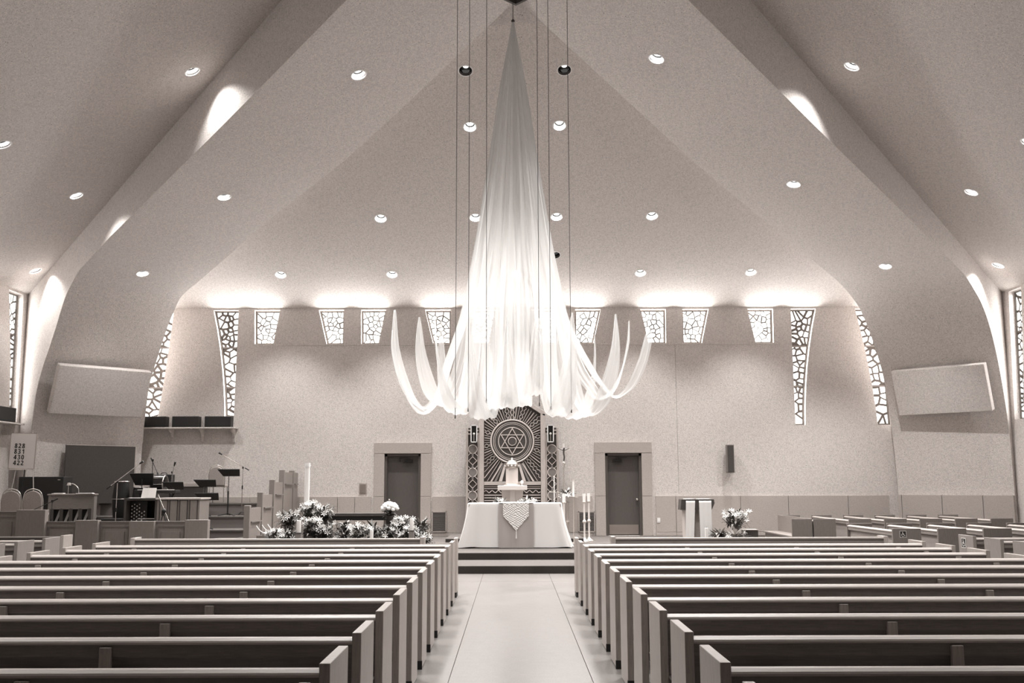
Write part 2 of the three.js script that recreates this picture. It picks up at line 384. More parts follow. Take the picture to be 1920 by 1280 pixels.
// ---------- ribs: folded soffits that curve down into the corner piers ----------
// each edge of a rib: (distance from the crown, height); the two edges of one rib are paired point by point below the bend
const edgeTop = [ // inner (altar wall) edge, outer edge: straight part
  [[[2.19, 9.96], [6.98, 8.38], [10.17, 7.52], [12.37, 6.95], [12.9, 6.79]], [[2.54, 9.48], [7.47, 8.18], [10.25, 7.48], [12.9, 6.76]]],
  [[[2.1, 9.93], [6.15, 8.51], [9.87, 7.6], [11.98, 6.93], [12.9, 6.68]], [[2.44, 9.48], [6.16, 8.44], [11.22, 7.1], [12.49, 6.72], [12.9, 6.58]]],
];
const edgeLeg = [
  [[[12.9, 6.79], [13.37, 6.63], [13.85, 6.4], [14.2, 6.19], [14.55, 5.83], [14.9, 5.36], [15.16, 4.95], [15.38, 4.52], [15.55, 3.95], [15.69, 3.3], [15.8, 2.6], [15.87, 1.9], [15.92, 1.2], [15.94, -0.2]],
    [[12.9, 6.76], [13.4, 6.62], [13.8, 6.48], [14.2, 6.26], [14.56, 6.03], [14.9, 5.68], [15.2, 5.2], [15.42, 4.7], [15.6, 4.17], [15.77, 3.5], [15.87, 2.9], [15.92, 2.0], [15.94, 1.2], [15.95, -0.2]]],
  [[[12.9, 6.68], [13.3, 6.58], [13.7, 6.42], [14.07, 6.06], [14.32, 5.76], [14.56, 5.41], [14.8, 5.02], [15.0, 4.7], [15.22, 4.3], [15.36, 3.6], [15.47, 2.8], [15.5, 2.0], [15.52, 1.2], [15.53, -0.2]],
    [[12.9, 6.58], [13.18, 6.39], [13.45, 6.2], [13.64, 6.02], [13.86, 5.72], [14.05, 5.42], [14.25, 5.15], [14.42, 4.92], [14.75, 4.5], [15.05, 3.95], [15.22, 3.2], [15.38, 2.2], [15.46, 1.2], [15.5, -0.2]]],
];
const hand = j => j % 3 === 0 ? 0 : 1;   // transept-side ribs, choir-side ribs
function along(pts, s) { let i = 0; while (i < pts.length - 2 && s > pts[i + 1][0]) i++; const [a, b] = [pts[i], pts[i + 1]]; return a[1] + (b[1] - a[1]) * (s - a[0]) / (b[0] - a[0]); }
const yIn = (j, s) => along(edgeTop[hand(j)][0], s), yOut = (j, s) => along(edgeTop[hand(j)][1], s);
const soffitY = (j, s, t) => (yIn(j, s) * (t + RIB_W) + yOut(j, s) * (RIB_W - t)) / (2 * RIB_W);   // t: towards the altar wall
// rib j: 0 right back, 1 left back, 2 left front, 3 right front.  local x = s, z = towards the camera
function ribMatrix(j) { return new THREE.Matrix4().makeTranslation(X0, 0, -D0).multiply(new THREE.Matrix4().makeRotationY((45 + 90 * j) * R)); }
// which side of the rib (local z) looks to the altar wall / the front
const ribSide = j => j === 0 || j === 2 ? -1 : 1;
function ribPoint(j, s, t, y) { return P3(s, y === undefined ? soffitY(j, s, t) : y, ribSide(j) < 0 ? -t : t).applyMatrix4(ribMatrix(j)); }
const ribLamps = [[[3.7, 0.07], [8.42, 0.02], [12.68, 0.02]], [[12.68, -0.03], [8.84, -0.04], [4.09, 0]], [[12.68, 0], [8.84, 0], [4.09, 0]], [[12.68, 0], [8.84, 0], [4.09, 0]]];
const ribName = ['right rib beside the transept pews', 'left rib beside the choir', 'rear rib on the choir side', 'rear rib on the transept side'];
for (let j = 0; j < 4; j++) {
  const sg = ribSide(j), g = thing('ceiling_beam', `broad plaster ${ribName[j]}, curving down into a pier`, 'beam', null, 0, null, 'structure');
  g.applyMatrix4(ribMatrix(j));
  // soffit in bands, lamp holes cut where the lamps sit
  const cuts = [1.42, 3.1, 4.9, 6.6, 7.7, 9.5, 11.2, 12.9], bands = [];
  for (let i = 0; i < cuts.length - 1; i++) {
    const sh = poly([[cuts[i], -RIB_W], [cuts[i + 1], -RIB_W], [cuts[i + 1], RIB_W], [cuts[i], RIB_W]]);
    for (const [s, t] of ribLamps[j]) if (s > cuts[i] + 0.14 && s < cuts[i + 1] - 0.14) sh.holes.push(path(circle(s, t)));
    const e = new THREE.ShapeGeometry(sh), p = e.attributes.position;
    for (let q = 0; q < p.count; q++) { const s = p.getX(q), t = p.getY(q); p.setXYZ(q, s, soffitY(j, s, t), sg < 0 ? -t : t); }
    bands.push(e.toNonIndexed());
  }
  // side faces
  for (const side of [-1, 1]) {
    const yy = side > 0 ? yIn : yOut;
    const sh = poly([...cuts.map(s => [s, yy(j, s)]), [12.9, 9.0], [6, 11.2], [1.42, 12.6]]);
    const e = extrude(sh, 0.06); e.translate(0, 0, -0.06);
    const z = side * RIB_W; if (sg < 0) { e.translate(0, 0, -z + (side > 0 ? 0.06 : 0)); } else e.translate(0, 0, z + (side > 0 ? 0 : 0.06));
    mesh('side_face', metric(e, 'x'), mat.plaster, g);
  }
  // curved leg and pier: edges start where the two soffit edges end
  const rows = [-1, 1].map(side => edgeLeg[hand(j)][side > 0 ? 0 : 1].map(([s, y]) => [s, y, (sg < 0 ? -1 : 1) * side * RIB_W]));
  const pos = [], tri = (a, b, c) => pos.push(...a, ...b, ...c), quad = (a, b, c, d) => { tri(a, b, c); tri(a, c, d); };
  const sub = 4, fine = rows.map(r => { const c = new THREE.CatmullRomCurve3(r.map(q => P3(...q))); return c.getPoints((r.length - 1) * sub).map(v => [v.x, v.y, v.z]); });
  const back = r => r.map(q => [17.6, q[1], q[2]]);
  const [fa, fb] = fine, ba = back(fa), bb = back(fb);
    for (let i = 0; i < fa.length - 1; i++) quad(fa[i], fb[i], fb[i + 1], fa[i + 1]);
  let gg = new THREE.BufferGeometry(); gg.setAttribute('position', new THREE.Float32BufferAttribute(pos, 3));
  for (const e of bands) { e.deleteAttribute('normal'); e.deleteAttribute('uv'); }
  gg = mergeGeometries([gg, ...bands]);
  { // every face of the soffit looks down and in
    const p = gg.attributes.position, u = new THREE.Vector3(), v = new THREE.Vector3(), w = new THREE.Vector3();
    for (let i = 0; i < p.count; i += 3) {
      u.fromBufferAttribute(p, i); v.fromBufferAttribute(p, i + 1); w.fromBufferAttribute(p, i + 2);
      const n = v.clone().sub(u).cross(w.clone().sub(u)); if (-n.x - n.y < 0) { p.setXYZ(i + 1, w.x, w.y, w.z); p.setXYZ(i + 2, v.x, v.y, v.z); }
    }
  }
  gg = mergeVertices(gg, 2e-3); gg.computeVertexNormals();
  mesh('soffit', uvKeep(gg.toNonIndexed()), mat.plaster, g);
  pos.length = 0;
  for (const [f, b] of [[fa, ba], [fb, bb]]) {
    for (let i = 0; i < f.length - 1; i++) quad(f[i], f[i + 1], b[i + 1], b[i]);
    const top = f[0]; quad([12.9, top[1], top[2]], [17.6, top[1], top[2]], [17.6, 9.4, top[2]], [12.9, 9.4, top[2]]);
  }
  gg = new THREE.BufferGeometry(); gg.setAttribute('position', new THREE.Float32BufferAttribute(pos, 3)); gg.computeVertexNormals();
  mesh('pier_side', uvKeep(gg), mat.plaster, g);
}
function uvKeep(g) { const n = g.attributes.normal; g = metric(g, 'x'); if (n) g.setAttribute('normal', n); return g; }
{ // where the ribs meet: plaster fillets and the dark square well
  const g = thing('ceiling_hub', 'dark square well at the crown of the ceiling, framed by the ribs', 'ceiling', V(X0, 9.7, D0), 0, null, 'structure');
  for (let k = 0; k < 4; k++) {
    const a = P3(0, 10.205 - 9.7, -2.065), b = P3(-0.49, yIn(1, 2.15) - 9.7, -2.55), c = P3(0.49, yIn(0, 2.15) - 9.7, -2.55), up = v => v.clone().add(P3(0, 2.2, 0));
    const pos = []; const t = (...v) => v.forEach(q => pos.push(q.x, q.y, q.z));
    t(a, c, b); t(b, c, up(c)); t(b, up(c), up(b));
    const e = new THREE.BufferGeometry(); e.setAttribute('position', new THREE.Float32BufferAttribute(pos, 3)); e.computeVertexNormals(); e.rotateY(k * Math.PI / 2);
    mesh('fillet', metric(e, 'x'), mat.plaster, g);
    const w = bx(2.9, 1.8, 0.05, 0, 1.25, -1.43); w.rotateY((45 + 90 * k) * R); mesh('well_side', w, mat.darkGrey, g);
  }
  const lid = bx(3, 0.05, 3, 0, 2.1, 0); lid.rotateY(45 * R); mesh('well_lid', lid, mat.darkGrey, g);
}
// =====================================================================
// RECESSED DOWNLIGHTS
// =====================================================================
const Gd = { // shapes shared by all downlights: mouth at y = 0, body above it
  ring: lathe([[LAMP_R - 0.004, 0.004], [LAMP_R + 0.002, -0.006], [LAMP_R + 0.018, -0.006], [LAMP_R + 0.022, 0.0]], 28),
  cone: lathe([[LAMP_R - 0.003, -0.004], [0.125, 0.05], [0.108, 0.095]], 28),
  gap: lathe([[0.108, 0.095], [0.1, 0.1], [0.1, 0.118], [0.078, 0.12]], 28),
  bulb: lathe([[0.0001, 0.078], [0.04, 0.084], [0.07, 0.1], [0.08, 0.122], [0.0001, 0.16]], 20),
  can: lathe([[0.128, 0.01], [0.128, 0.2], [0.0001, 0.2]], 20),
  eyeCone: lathe([[LAMP_R - 0.003, -0.004], [0.128, 0.06], [0.095, 0.14]], 28),
  eyeBulb: lathe([[0.0001, 0.118], [0.045, 0.124], [0.06, 0.14], [0.0001, 0.16]], 20),
};
function downlight(point, normal, label, group, dark, power = 1, aim) {
  const g = thing('recessed_downlight', label, 'downlight', point, 0, group);
  g.quaternion.setFromUnitVectors(P3(0, -1, 0), normal);
  mesh('trim_ring', Gd.ring, mat.white, g);
  mesh('housing', Gd.can, mat.darkGrey, g);
  if (dark) { mesh('reflector', Gd.eyeCone, mat.blackGloss, g); mesh('lamp', Gd.eyeBulb, dimBulbMat, g); return g; }
  mesh('reflector', Gd.cone, mat.reflector, g);
  mesh('baffle', Gd.gap, mat.black, g);
  mesh('lamp', Gd.bulb, bulbMat, g);
  const L = new THREE.SpotLight(new THREE.Color(1, 0.985, 0.965), LAMP_CD * power, 0, 54 * R, 0.35, 2);
  L.castShadow = true; L.shadow.radius = 4; L.position.set(0, 0.06, 0);
  const ax = (aim || normal).clone().applyQuaternion(g.quaternion.clone().invert());
  L.target.position.copy(L.position).addScaledVector(ax, 2); g.add(L); g.add(L.target);
  return g;
}
{
  const down = P3(0, -1, 0);
  const panel = (k, t, r) => { const m = panelMatrix(k), p = P3(t, r * PN, 0).applyMatrix4(m), n = P3(0, 0, -1).transformDirection(m); return [p, n]; };
  const place = (k, [t, r], label, group, dark, power) => { const [p, n] = panel(k, t, r); return downlight(p, n, label, group, dark, power, n.clone().multiplyScalar(k ? 0.8 : 0.65).add(down.clone().multiplyScalar(k ? 0.35 : 0.45)).normalize()); };
  const bl = ['upper row, beside the drape on the choir side', 'upper row, beside the drape on the lectern side', 'middle row, outermost on the choir side', 'middle row, against the choir-side edge of the drape', 'middle row, against the lectern-side edge of the drape', 'middle row, outermost on the lectern side',
    'lowest row, above the speaker shelf side', 'lowest row, second from the choir side', 'lowest row, seen through the drape', 'lowest row, second from the lectern side', 'lowest row, outermost on the lectern side'];
  backLamps.forEach((p, i) => place(0, p, `lit downlight in the altar ceiling panel, ${bl[i]}`, 'downlights of the altar ceiling panel', false, i < 2 ? 0.4 : 0.8));
  darkLamps.forEach((p, i) => place(0, p, `black dimmed eyeball downlight ${['high beside the drape on the choir side', 'high beside the drape on the lectern side', 'half hidden by the lower drape edge'][i]}`, 'dark eyeball downlights', true));
  ['highest', 'middle', 'lowest, above the side window', 'outermost at the picture edge'].forEach((w, i) => place(1, leftLamps[i], `lit downlight in the dark choir-side ceiling panel, ${w}`, 'downlights of the choir-side panel', false, 0.15));
  ['highest', 'middle', 'lowest, above the side window'].forEach((w, i) => place(3, rightLamps[i], `lit downlight in the transept-side ceiling panel, ${w}`, 'downlights of the transept-side panel', false, 0.25));
  const hid = 'lit downlight over the rear pews, overhead';
  [...mirror(leftLamps)].forEach(p => place(1, p, hid + ' on the choir side', 'downlights over the rear pews', false, 0.2));
  [[-2.94, 9.39]].forEach(p => place(3, p, 'lit downlight in the transept-side panel beside the outermost pews', 'downlights of the transept-side panel', false, 0.25));
  [...mirror(rightLamps), [2.94, 9.39]].forEach(p => place(3, p, hid + ' on the transept side', 'downlights over the rear pews', false, 0.2));
  backLamps.slice(0, 6).forEach(p => place(2, p, hid + ' above the aisle', 'downlights over the rear pews', false, 0.06));
  const rl = [['highest', 'middle', 'lowest'], ['lowest', 'middle', 'highest'], [], []];
  for (let j = 0; j < 4; j++) ribLamps[j].forEach(([s, t], i) => {
    const p = ribPoint(j, s, t), a = ribPoint(j, s + 0.1, t), b = ribPoint(j, s, t + 0.1);
    const n = a.sub(p).cross(b.sub(p)).normalize(); if (n.y > 0) n.negate();
    downlight(p, n, j < 2 ? `lit downlight in the underside of the ${j ? 'choir-side' : 'transept-side'} rib, ${rl[j][i]} of three` : `lit downlight in the rear ${j === 2 ? 'choir-side' : 'transept-side'} rib over the pews`, `downlights of the ${['transept-side', 'choir-side', 'rear choir-side', 'rear transept-side'][j]} rib`, false, s < 5 ? [1, 0.9, 2, 2][j] : [0.95, 0.55, 0.25, 0.25][j], P3(0, -1, 0));
  });
}

// =====================================================================
// WAINSCOT, DOORS, WALL FITTINGS
// =====================================================================
{
  const panels = [[-9.6, -8.4], [-8.4, -7.1], [-7.1, -5.85], [-5.85, -4.76], [-4.76, -4.3], [-4.3, -3.86], [-2.22, -1.3], [1.3, 2.06], [3.75, 4.29], [4.29, 6.02], [6.02, 7.3], [7.3, 8.9], [8.9, 10.0]].map(([a, b]) => [a + 0.08, b + 0.08]);
  const w = thing('trim_wainscot', 'stone wainscot of upright slabs along the altar wall', 'wainscot', V(0, 0, RW + D0), 0, null, 'structure');
  for (const [a, b] of panels) {
    const high = a < -5.9;
    const y0 = high ? 1.18 : a > 6.4 ? 0.1 : 0.375;
    mesh('slab', bx(b - a - 0.012, 1.325 - y0, 0.035, (a + b) / 2, (1.325 + y0) / 2, 0.0175, 0.004), mat.stone, w);
    if (!high) mesh('base_slab', bx(b - a - 0.008, y0 - 0.008 - (a > 6.4 ? 0 : 0.28), 0.045, (a + b) / 2, (y0 - 0.008 + (a > 6.4 ? 0 : 0.28)) / 2, 0.0225, 0.003), mat.stone, w);
  }
  for (const j of [0, 1]) {
    const p = thing('trim_wainscot', `stone wainscot of upright slabs on the foot of the ${j ? 'choir-side' : 'transept-side'} pier`, 'wainscot', null, 0, null, 'structure');
    p.applyMatrix4(ribMatrix(j));
    const s0 = j ? 15.48 : 15.92;
    for (const [a, b] of [[-1.46, -0.72], [-0.72, 0.3], [0.3, 1.36], [1.36, 1.46]]) mesh('slab', bx(0.06, 1.34, b - a - 0.012, s0 - 0.025, 0.67, (a + b) / 2 * -ribSide(j) * -1, 0.004), mat.stone, p);
  }
}
function door(n, cx, flip, label) {
  const g = new THREE.Group(); g.name = `door_${n}`; scene.add(g); g.position.copy(V(cx, 0.28, RW + D0)); tag(g, label, 'door', null, 'structure');
  // stone surround
  for (const s of [-1, 1]) {
    mesh('jamb', bx(0.27, 1.04, 0.045, s * 0.625, 0.52, 0.0225, 0.004), mat.stone, g);
    mesh('jamb', bx(0.27, 1.135, 0.045, s * 0.625, 1.04 + 0.575, 0.0225, 0.004), mat.stone, g);
  }
  mesh('lintel', bx(1.54, 0.285, 0.045, 0, 2.19 + 0.145, 0.0225, 0.004), mat.stone, g);
  // metal frame in the opening
  mesh('frame', [bx(0.07, 2.18, 0.17, -0.455, 1.09, -0.1), bx(0.07, 2.18, 0.17, 0.455, 1.09, -0.1), bx(0.98, 0.07, 0.17, 0, 2.15, -0.1)], mat.doorFrame, g);
  mesh('leaf', bx(0.84, 2.1, 0.05, 0, 1.06, -0.13, 0.004), mat.door, g);
  mesh('kick_plate', bx(0.78, 0.25, 0.006, 0, 0.16, -0.1, 0), mat.steel, g);
  const k = mesh('knob', [cyl(0.03, 0.03, 0.012, 0, 0, 0, 14).rotateX(Math.PI / 2), new THREE.SphereGeometry(0.032, 14, 10).translate(0, 0, 0.05), cyl(0.012, 0.012, 0.05, 0, 0, 0, 8).rotateX(Math.PI / 2)], mat.brass, g);
  k.position.set(flip * 0.36, 0.95, -0.105);
  const c = mesh('closer', bx(0.22, 0.06, 0.06, 0, 0, 0, 0.008), mat.black, g); c.position.set(-flip * 0.15, 1.99, -0.07);
  mesh('arm', [bx(0.3, 0.018, 0.02, -flip * 0.05, 2.065, -0.04), bx(0.018, 0.1, 0.02, -flip * 0.02 - 0.1, 2.02, -0.05), bx(0.3, 0.012, 0.012, -flip * 0.15, 1.94, -0.05)], mat.black, g);
}
door(1, -2.95, -1, 'grey-brown door with stone surround beside the flower bank');
door(2, 2.985, 1, 'grey-brown door with stone surround and steel kick plate near the candlesticks');

function grille(x0, x1, y0, y1, label) {
  const g = thing('floor_vent', label, 'vent', V((x0 + x1) / 2, y0, RW + D0 - 0.04));
  const w = x1 - x0, h = y1 - y0;
  mesh('backing', bx(w - 0.02, h - 0.02, 0.01, 0, h / 2, 0.005), mat.black, g);
  mesh('frame', [bx(w, 0.025, 0.025, 0, 0.0125, 0.012), bx(w, 0.025, 0.025, 0, h - 0.0125, 0.012), bx(0.025, h, 0.025, -w / 2 + 0.0125, h / 2, 0.012), bx(0.025, h, 0.025, w / 2 - 0.0125, h / 2, 0.012)], mat.stone, g);
  for (let i = 0; i < 14; i++) { const s = bx(w - 0.05, 0.022, 0.006, 0, 0, 0); s.rotateX(0.7); s.translate(0, 0.045 + i * (h - 0.08) / 13, 0.014); mesh('slat', s, mat.grey, g); }
}
grille(-2.15, -1.76, 0.385, 0.93, 'dark slatted vent grille in the wainscot between the left door and the screen');
grille(1.76, 2.2, 0.375, 0.92, 'dark slatted vent grille in the wainscot behind the pair of candlesticks');
{
  const g = thing('wall_plate', 'small square metal cover plate on the wall beside the left door', 'plate', V(-4.01, 1.4, RW + D0));
  mesh('plate', bx(0.21, 0.29, 0.02, 0, 0.145, 0.01, 0.003), mat.stone, g); mesh('cover', bx(0.16, 0.24, 0.015, 0, 0.145, 0.025, 0.003), mat.steel, g);
  const s = thing('wall_switch', 'small pale switch plate on the wainscot beside the right door', 'switch', V(3.9, 0.62, RW + D0 - 0.035));
  mesh('plate', bx(0.08, 0.12, 0.012, 0, 0.06, 0.006, 0.003), mat.white, s); mesh('toggle', bx(0.02, 0.035, 0.02, 0, 0.06, 0.015), mat.white, s);
  const p = thing('column_speaker', 'narrow grey column speaker on the plain wall right of the doors', 'speaker', V(5.83, 1.93, RW + D0));
  mesh('bracket', bx(0.06, 0.5, 0.08, 0, 0.37, 0.04), mat.black, p);
  mesh('cabinet', bx(0.2, 0.75, 0.16, 0, 0.375, 0.16, 0.012), mat.grey, p);
  mesh('grille', bx(0.16, 0.7, 0.012, 0, 0.375, 0.244, 0.003), mat.felt, p);
  const c = thing('wall_cross', 'dark wooden cross on the wall above the screen, glimpsed through the drape', 'cross', V(0.05, 4.67, RW + D0));
  mesh('upright', bx(0.1, 1.65, 0.08, 0, 0.825, 0.06, 0.008), mat.woodDark, c); mesh('crossbar', bx(0.84, 0.1, 0.08, -0.01, 1.0, 0.061, 0.008), mat.woodDark, c);
}
// acoustic panels on the piers
for (const j of [0, 1]) {
  const g = thing('acoustic_panel', `large pale acoustic panel leaning on the ${j ? 'choir-side pier above the hymn board' : 'transept-side pier above the pews'}`, 'panel');
  const s1 = j ? 14.62 : 15.32, s0 = j ? 15.12 : 15.68, y1 = 4.63, y0 = 3.48, t0 = j ? -1.2 : -1.25, t1 = j ? 1.12 : 1.1;
  const a = ribPoint(j, s1, 0, y1), b = ribPoint(j, s0, 0, y0), up = a.clone().sub(b), h = up.length(); up.normalize();
  const across = ribPoint(j, 15, 1, 0).sub(ribPoint(j, 15, 0, 0)).normalize(), out = across.clone().cross(up); if (out.dot(ribPoint(j, 10, 0, 0).sub(ribPoint(j, 15, 0, 0))) < 0) out.negate();
  const ex = up.clone().cross(out);
  g.applyMatrix4(new THREE.Matrix4().makeBasis(ex, up, out).setPosition(b));
  const w = t1 - t0, cx = (t0 + t1) / 2 * Math.sign(ex.dot(across));
  mesh('core', bx(w, h, 0.2, cx, h / 2, 0.16, 0.02), mat.acoustic, g);
  for (const q of [-1, 1]) mesh('mounting_batten', bx(0.06, h * 0.9, 0.08, cx + q * w * 0.3, h / 2, 0.03), mat.woodLight, g);
}
// =====================================================================
// PEWS
// =====================================================================
const EH = 0.855, ED = 0.5, ET = 0.05;   // end panel height, depth, thickness
// origin: middle of the pew's back at floor level; the sitter faces -z
function makePew(len, supports, rack = true, m = { end: mat.wood, rail: mat.woodLight, board: mat.woodB }) {
  const g = new THREE.Group(), h = len / 2;
  for (const s of [-1, 1]) {
    const e = mesh('end_panel', bx(ET, EH - 0.012, ED, s * (h - ET / 2), (EH + 0.012) / 2, -ED / 2, 0.004), m.end, g);
    mesh('foot', [bx(ET + 0.004, 0.075, 0.03, s * (h - ET / 2), 0.0375, -0.012), bx(ET - 0.01, 0.014, ED - 0.02, s * (h - ET / 2), 0.007, -ED / 2)], mat.black, e);
  }
  const L = len - 2 * ET;
  const rail = extrude(poly([[-0.066, 0.794], [-0.066, 0.82], [-0.058, 0.827], [-0.03, 0.825], [-0.006, 0.813], [0, 0.804], [0, 0.794]]), L);
  rail.rotateY(-Math.PI / 2); rail.scale(1, 1, 1); rail.translate(L / 2, 0, 0); mesh('top_rail', metric(rail, 'x'), m.rail, g);
  mesh('rail_board', bx(L, 0.062, 0.036, 0, 0.762, -0.03), m.board, g);
  const bp = bx(L, 0.36, 0.022, 0, 0, 0); bp.rotateX(-0.1); bp.translate(0, 0.56, -0.052); mesh('back_panel', bp, m.board, g);
  mesh('seat', bx(L, 0.035, 0.4, 0, 0.43, -0.27, 0.008), mat.woodB, g);
  mesh('seat_rail', bx(L, 0.09, 0.03, 0, 0.37, -0.42), mat.woodB, g);
  for (const x of supports) mesh('support', bx(0.062, 0.66, 0.035, x, 0.452, -0.004, 0.004), mat.wood, g);
  if (rack) {
    const r = mesh('book_rack', [bx(L, 0.012, 0.1, 0, 0.45, 0.045), bx(L, 0.07, 0.012, 0, 0.52, 0.09)], mat.woodB, g);
  }
  return g;
}
function addPew(proto, label, group, x, d, turn = 0) {
  const g = proto; g.name = numbered('pew'); scene.add(g); g.position.copy(V(x, 0, d)); g.rotation.y = turn; tag(g, label, 'pew', group); return g;
}
const nth = ['second', 'third', 'fourth', 'fifth', 'sixth', 'seventh', 'eighth', 'ninth', 'tenth', 'eleventh', 'twelfth', 'thirteenth'];
{
  const L0 = -5.78, L1 = -0.82, R0 = 0.93, R1 = 5.68;
  const pl = makePew(L1 - L0, [-2.2, -3.7, -5.2].map(x => x - (L0 + L1) / 2)), pr = makePew(R1 - R0, [2.4, 3.9, 5.3].map(x => x - (R0 + R1) / 2));
  for (let k = -1; k <= 10; k++) {
    const d = 5.13 + 0.931 * k - ED, which = k === 10 ? 'frontmost' : k === -1 ? 'rearmost' : `${nth[9 - k]} from the front`;
    addPew(k === -1 ? pl : pl.clone(), `long wooden pew on the choir side of the aisle, ${which}`, 'pews on the choir side of the aisle', (L0 + L1) / 2, d);
    addPew(k === -1 ? pr : pr.clone(), `long wooden pew on the lectern side of the aisle, ${which}`, 'pews on the lectern side of the aisle', (R0 + R1) / 2, d);
  }
  // screens in front of the first row
  for (const s of [-1, 1]) {
    const x0 = s < 0 ? L0 : 1.5, x1 = s < 0 ? -1.34 : R1, g = thing('pew_screen', `low wooden screen in front of the first pew on the ${s < 0 ? 'choir' : 'lectern'} side`, 'screen', V((x0 + x1) / 2, 0, 15.35));
    const w = x1 - x0;
    mesh('top_rail', bx(w, 0.03, 0.06, 0, 0.825, -0.03, 0.01), mat.woodLight, g);
    mesh('panel', bx(w, 0.74, 0.03, 0, 0.44, -0.03), mat.woodB, g);
    for (const q of [-1, 1]) { const p = mesh('end_post', bx(0.06, 0.8, 0.3, q * (w / 2 - 0.03), 0.455, -0.13, 0.004), mat.wood, g); mesh('foot', bx(0.05, 0.055, 0.28, q * (w / 2 - 0.03), 0.0275, -0.13), mat.black, p); }
    const xe = s < 0 ? L1 - 0.025 : R0 + 0.025, wing = Math.abs(xe - (s < 0 ? x1 : x0));
    mesh('wing', bx(wing, 0.7, 0.03, s < 0 ? w / 2 + wing / 2 : -w / 2 - wing / 2, 0.42, 0.2), mat.woodB, g);
    const e = mesh('end_post', bx(0.05, 0.78, 0.34, xe - (x0 + x1) / 2, 0.465, 0.2, 0.004), mat.wood, g); mesh('foot', bx(0.042, 0.075, 0.32, xe - (x0 + x1) / 2, 0.0375, 0.2), mat.black, e);
  }
  // side blocks facing the altar
  const sl = makePew(4.6, [-0.8, 0.8], false, { end: mat.oak, rail: mat.wood, board: mat.woodB });
  for (let k = 0; k < 4; k++) {
    const w = ['front', 'second', 'third', 'fourth'][k], d = 15.3 - 0.85 * k;
    addPew(k ? sl.clone() : sl, `wooden pew of the outer block below the choir rail, ${w} row`, 'outer pews on the choir side', -7.05 - 2.3, d);
    addPew(sl.clone(), `wooden pew of the outer block past the side aisle by the transept, ${w} row`, 'outer pews on the transept side', 6.95 + 2.3, d);
  }
  const sc = thing('pew_screen', 'low wooden screen in front of the outer pews below the choir rail', 'screen', V(-9.5, 0, 16.35));
  mesh('panel', bx(4.7, 0.76, 0.03, 0, 0.42, 0), mat.woodDark, sc); mesh('top_rail', bx(4.7, 0.03, 0.06, 0, 0.815, 0, 0.01), mat.woodB, sc);
  for (const q of [-1, 1]) mesh('end_post', bx(0.05, 0.86, 0.34, q * 2.35, 0.43, 0.1, 0.004), mat.wood, sc);
  // transept pews, set at right angles to the nave, backs to the aisle
  const tm = { end: mat.woodB, rail: mat.wood, board: mat.oak }, near = makePew(2.45, [], false, tm), far = makePew(2.85, [], false, tm);
  for (let k = 0; k < 6; k++) {
    if (k < 5) addPew(k ? near.clone() : near, `wooden transept pew set sideways in the nearer block, ${order[k]} from the aisle`, 'nearer transept pews', 6.69 + 0.8 * k, 19.05, -Math.PI / 2);
    addPew(k ? far.clone() : far, `wooden transept pew set sideways in the block against the altar wall, ${order[k]} from the aisle`, 'transept pews by the altar wall', 6.78 + 0.8 * k, 24.2, -Math.PI / 2);
  }
  const b = thing('wall_bench', 'wooden bench with back facing the lectern at the end of the transept pews', 'bench', V(6.75, 0, 24.2), Math.PI / 2);
  mesh('seat', bx(2.7, 0.035, 0.4, 0, 0.45, -0.23, 0.008), mat.oak, b); mesh('seat_rail', bx(2.7, 0.2, 0.03, 0, 0.33, -0.36), mat.woodB, b);
  mesh('back_panel', bx(2.8, 0.8, 0.03, 0, 0.46, -0.016), mat.oak, b);
  mesh('end_panel', bx(0.05, EH, 0.46, -1.4, EH / 2, -0.23, 0.004), mat.woodB, b);
  mesh('leg', bx(0.05, 0.43, 0.3, 1.2, 0.215, -0.2), mat.wood, b);
}
// hymnals in the racks of the second pews from the camera
{
  const book = (x, d, label, w = 0.15) => {
    const g = thing('hymnal', label, 'book', V(x, 0.457, d));
    mesh('pages', bx(w, 0.2, 0.028, 0, 0.1, 0), mat.paper, g);
    mesh('cover', [bx(w + 0.008, 0.208, 0.004, 0, 0.102, 0.017), bx(w + 0.008, 0.208, 0.004, 0, 0.102, -0.017)], mat.woodDark, g);
  };
  const d = 5.56 - 0.045;
  book(-2.66, d, 'hymnal in the rack nearest the picture corner on the choir side');
  book(-2.5, d, 'hymnal in the rack, second from the picture corner on the choir side', 0.1);
  book(-2.1, d, 'hymnal lying wide in the rack just inside the pew support on the choir side', 0.19);
  book(-1.04, d, 'hymnal in the rack next to the aisle end on the choir side', 0.12);
  book(1.38, d, 'hymnal in the rack next to the aisle end on the lectern side', 0.2);
  book(2.27, d, 'hymnal in the rack beside the pew support on the lectern side', 0.15);
  book(2.68, d, 'hymnal in the rack nearest the picture corner on the lectern side', 0.12);
}
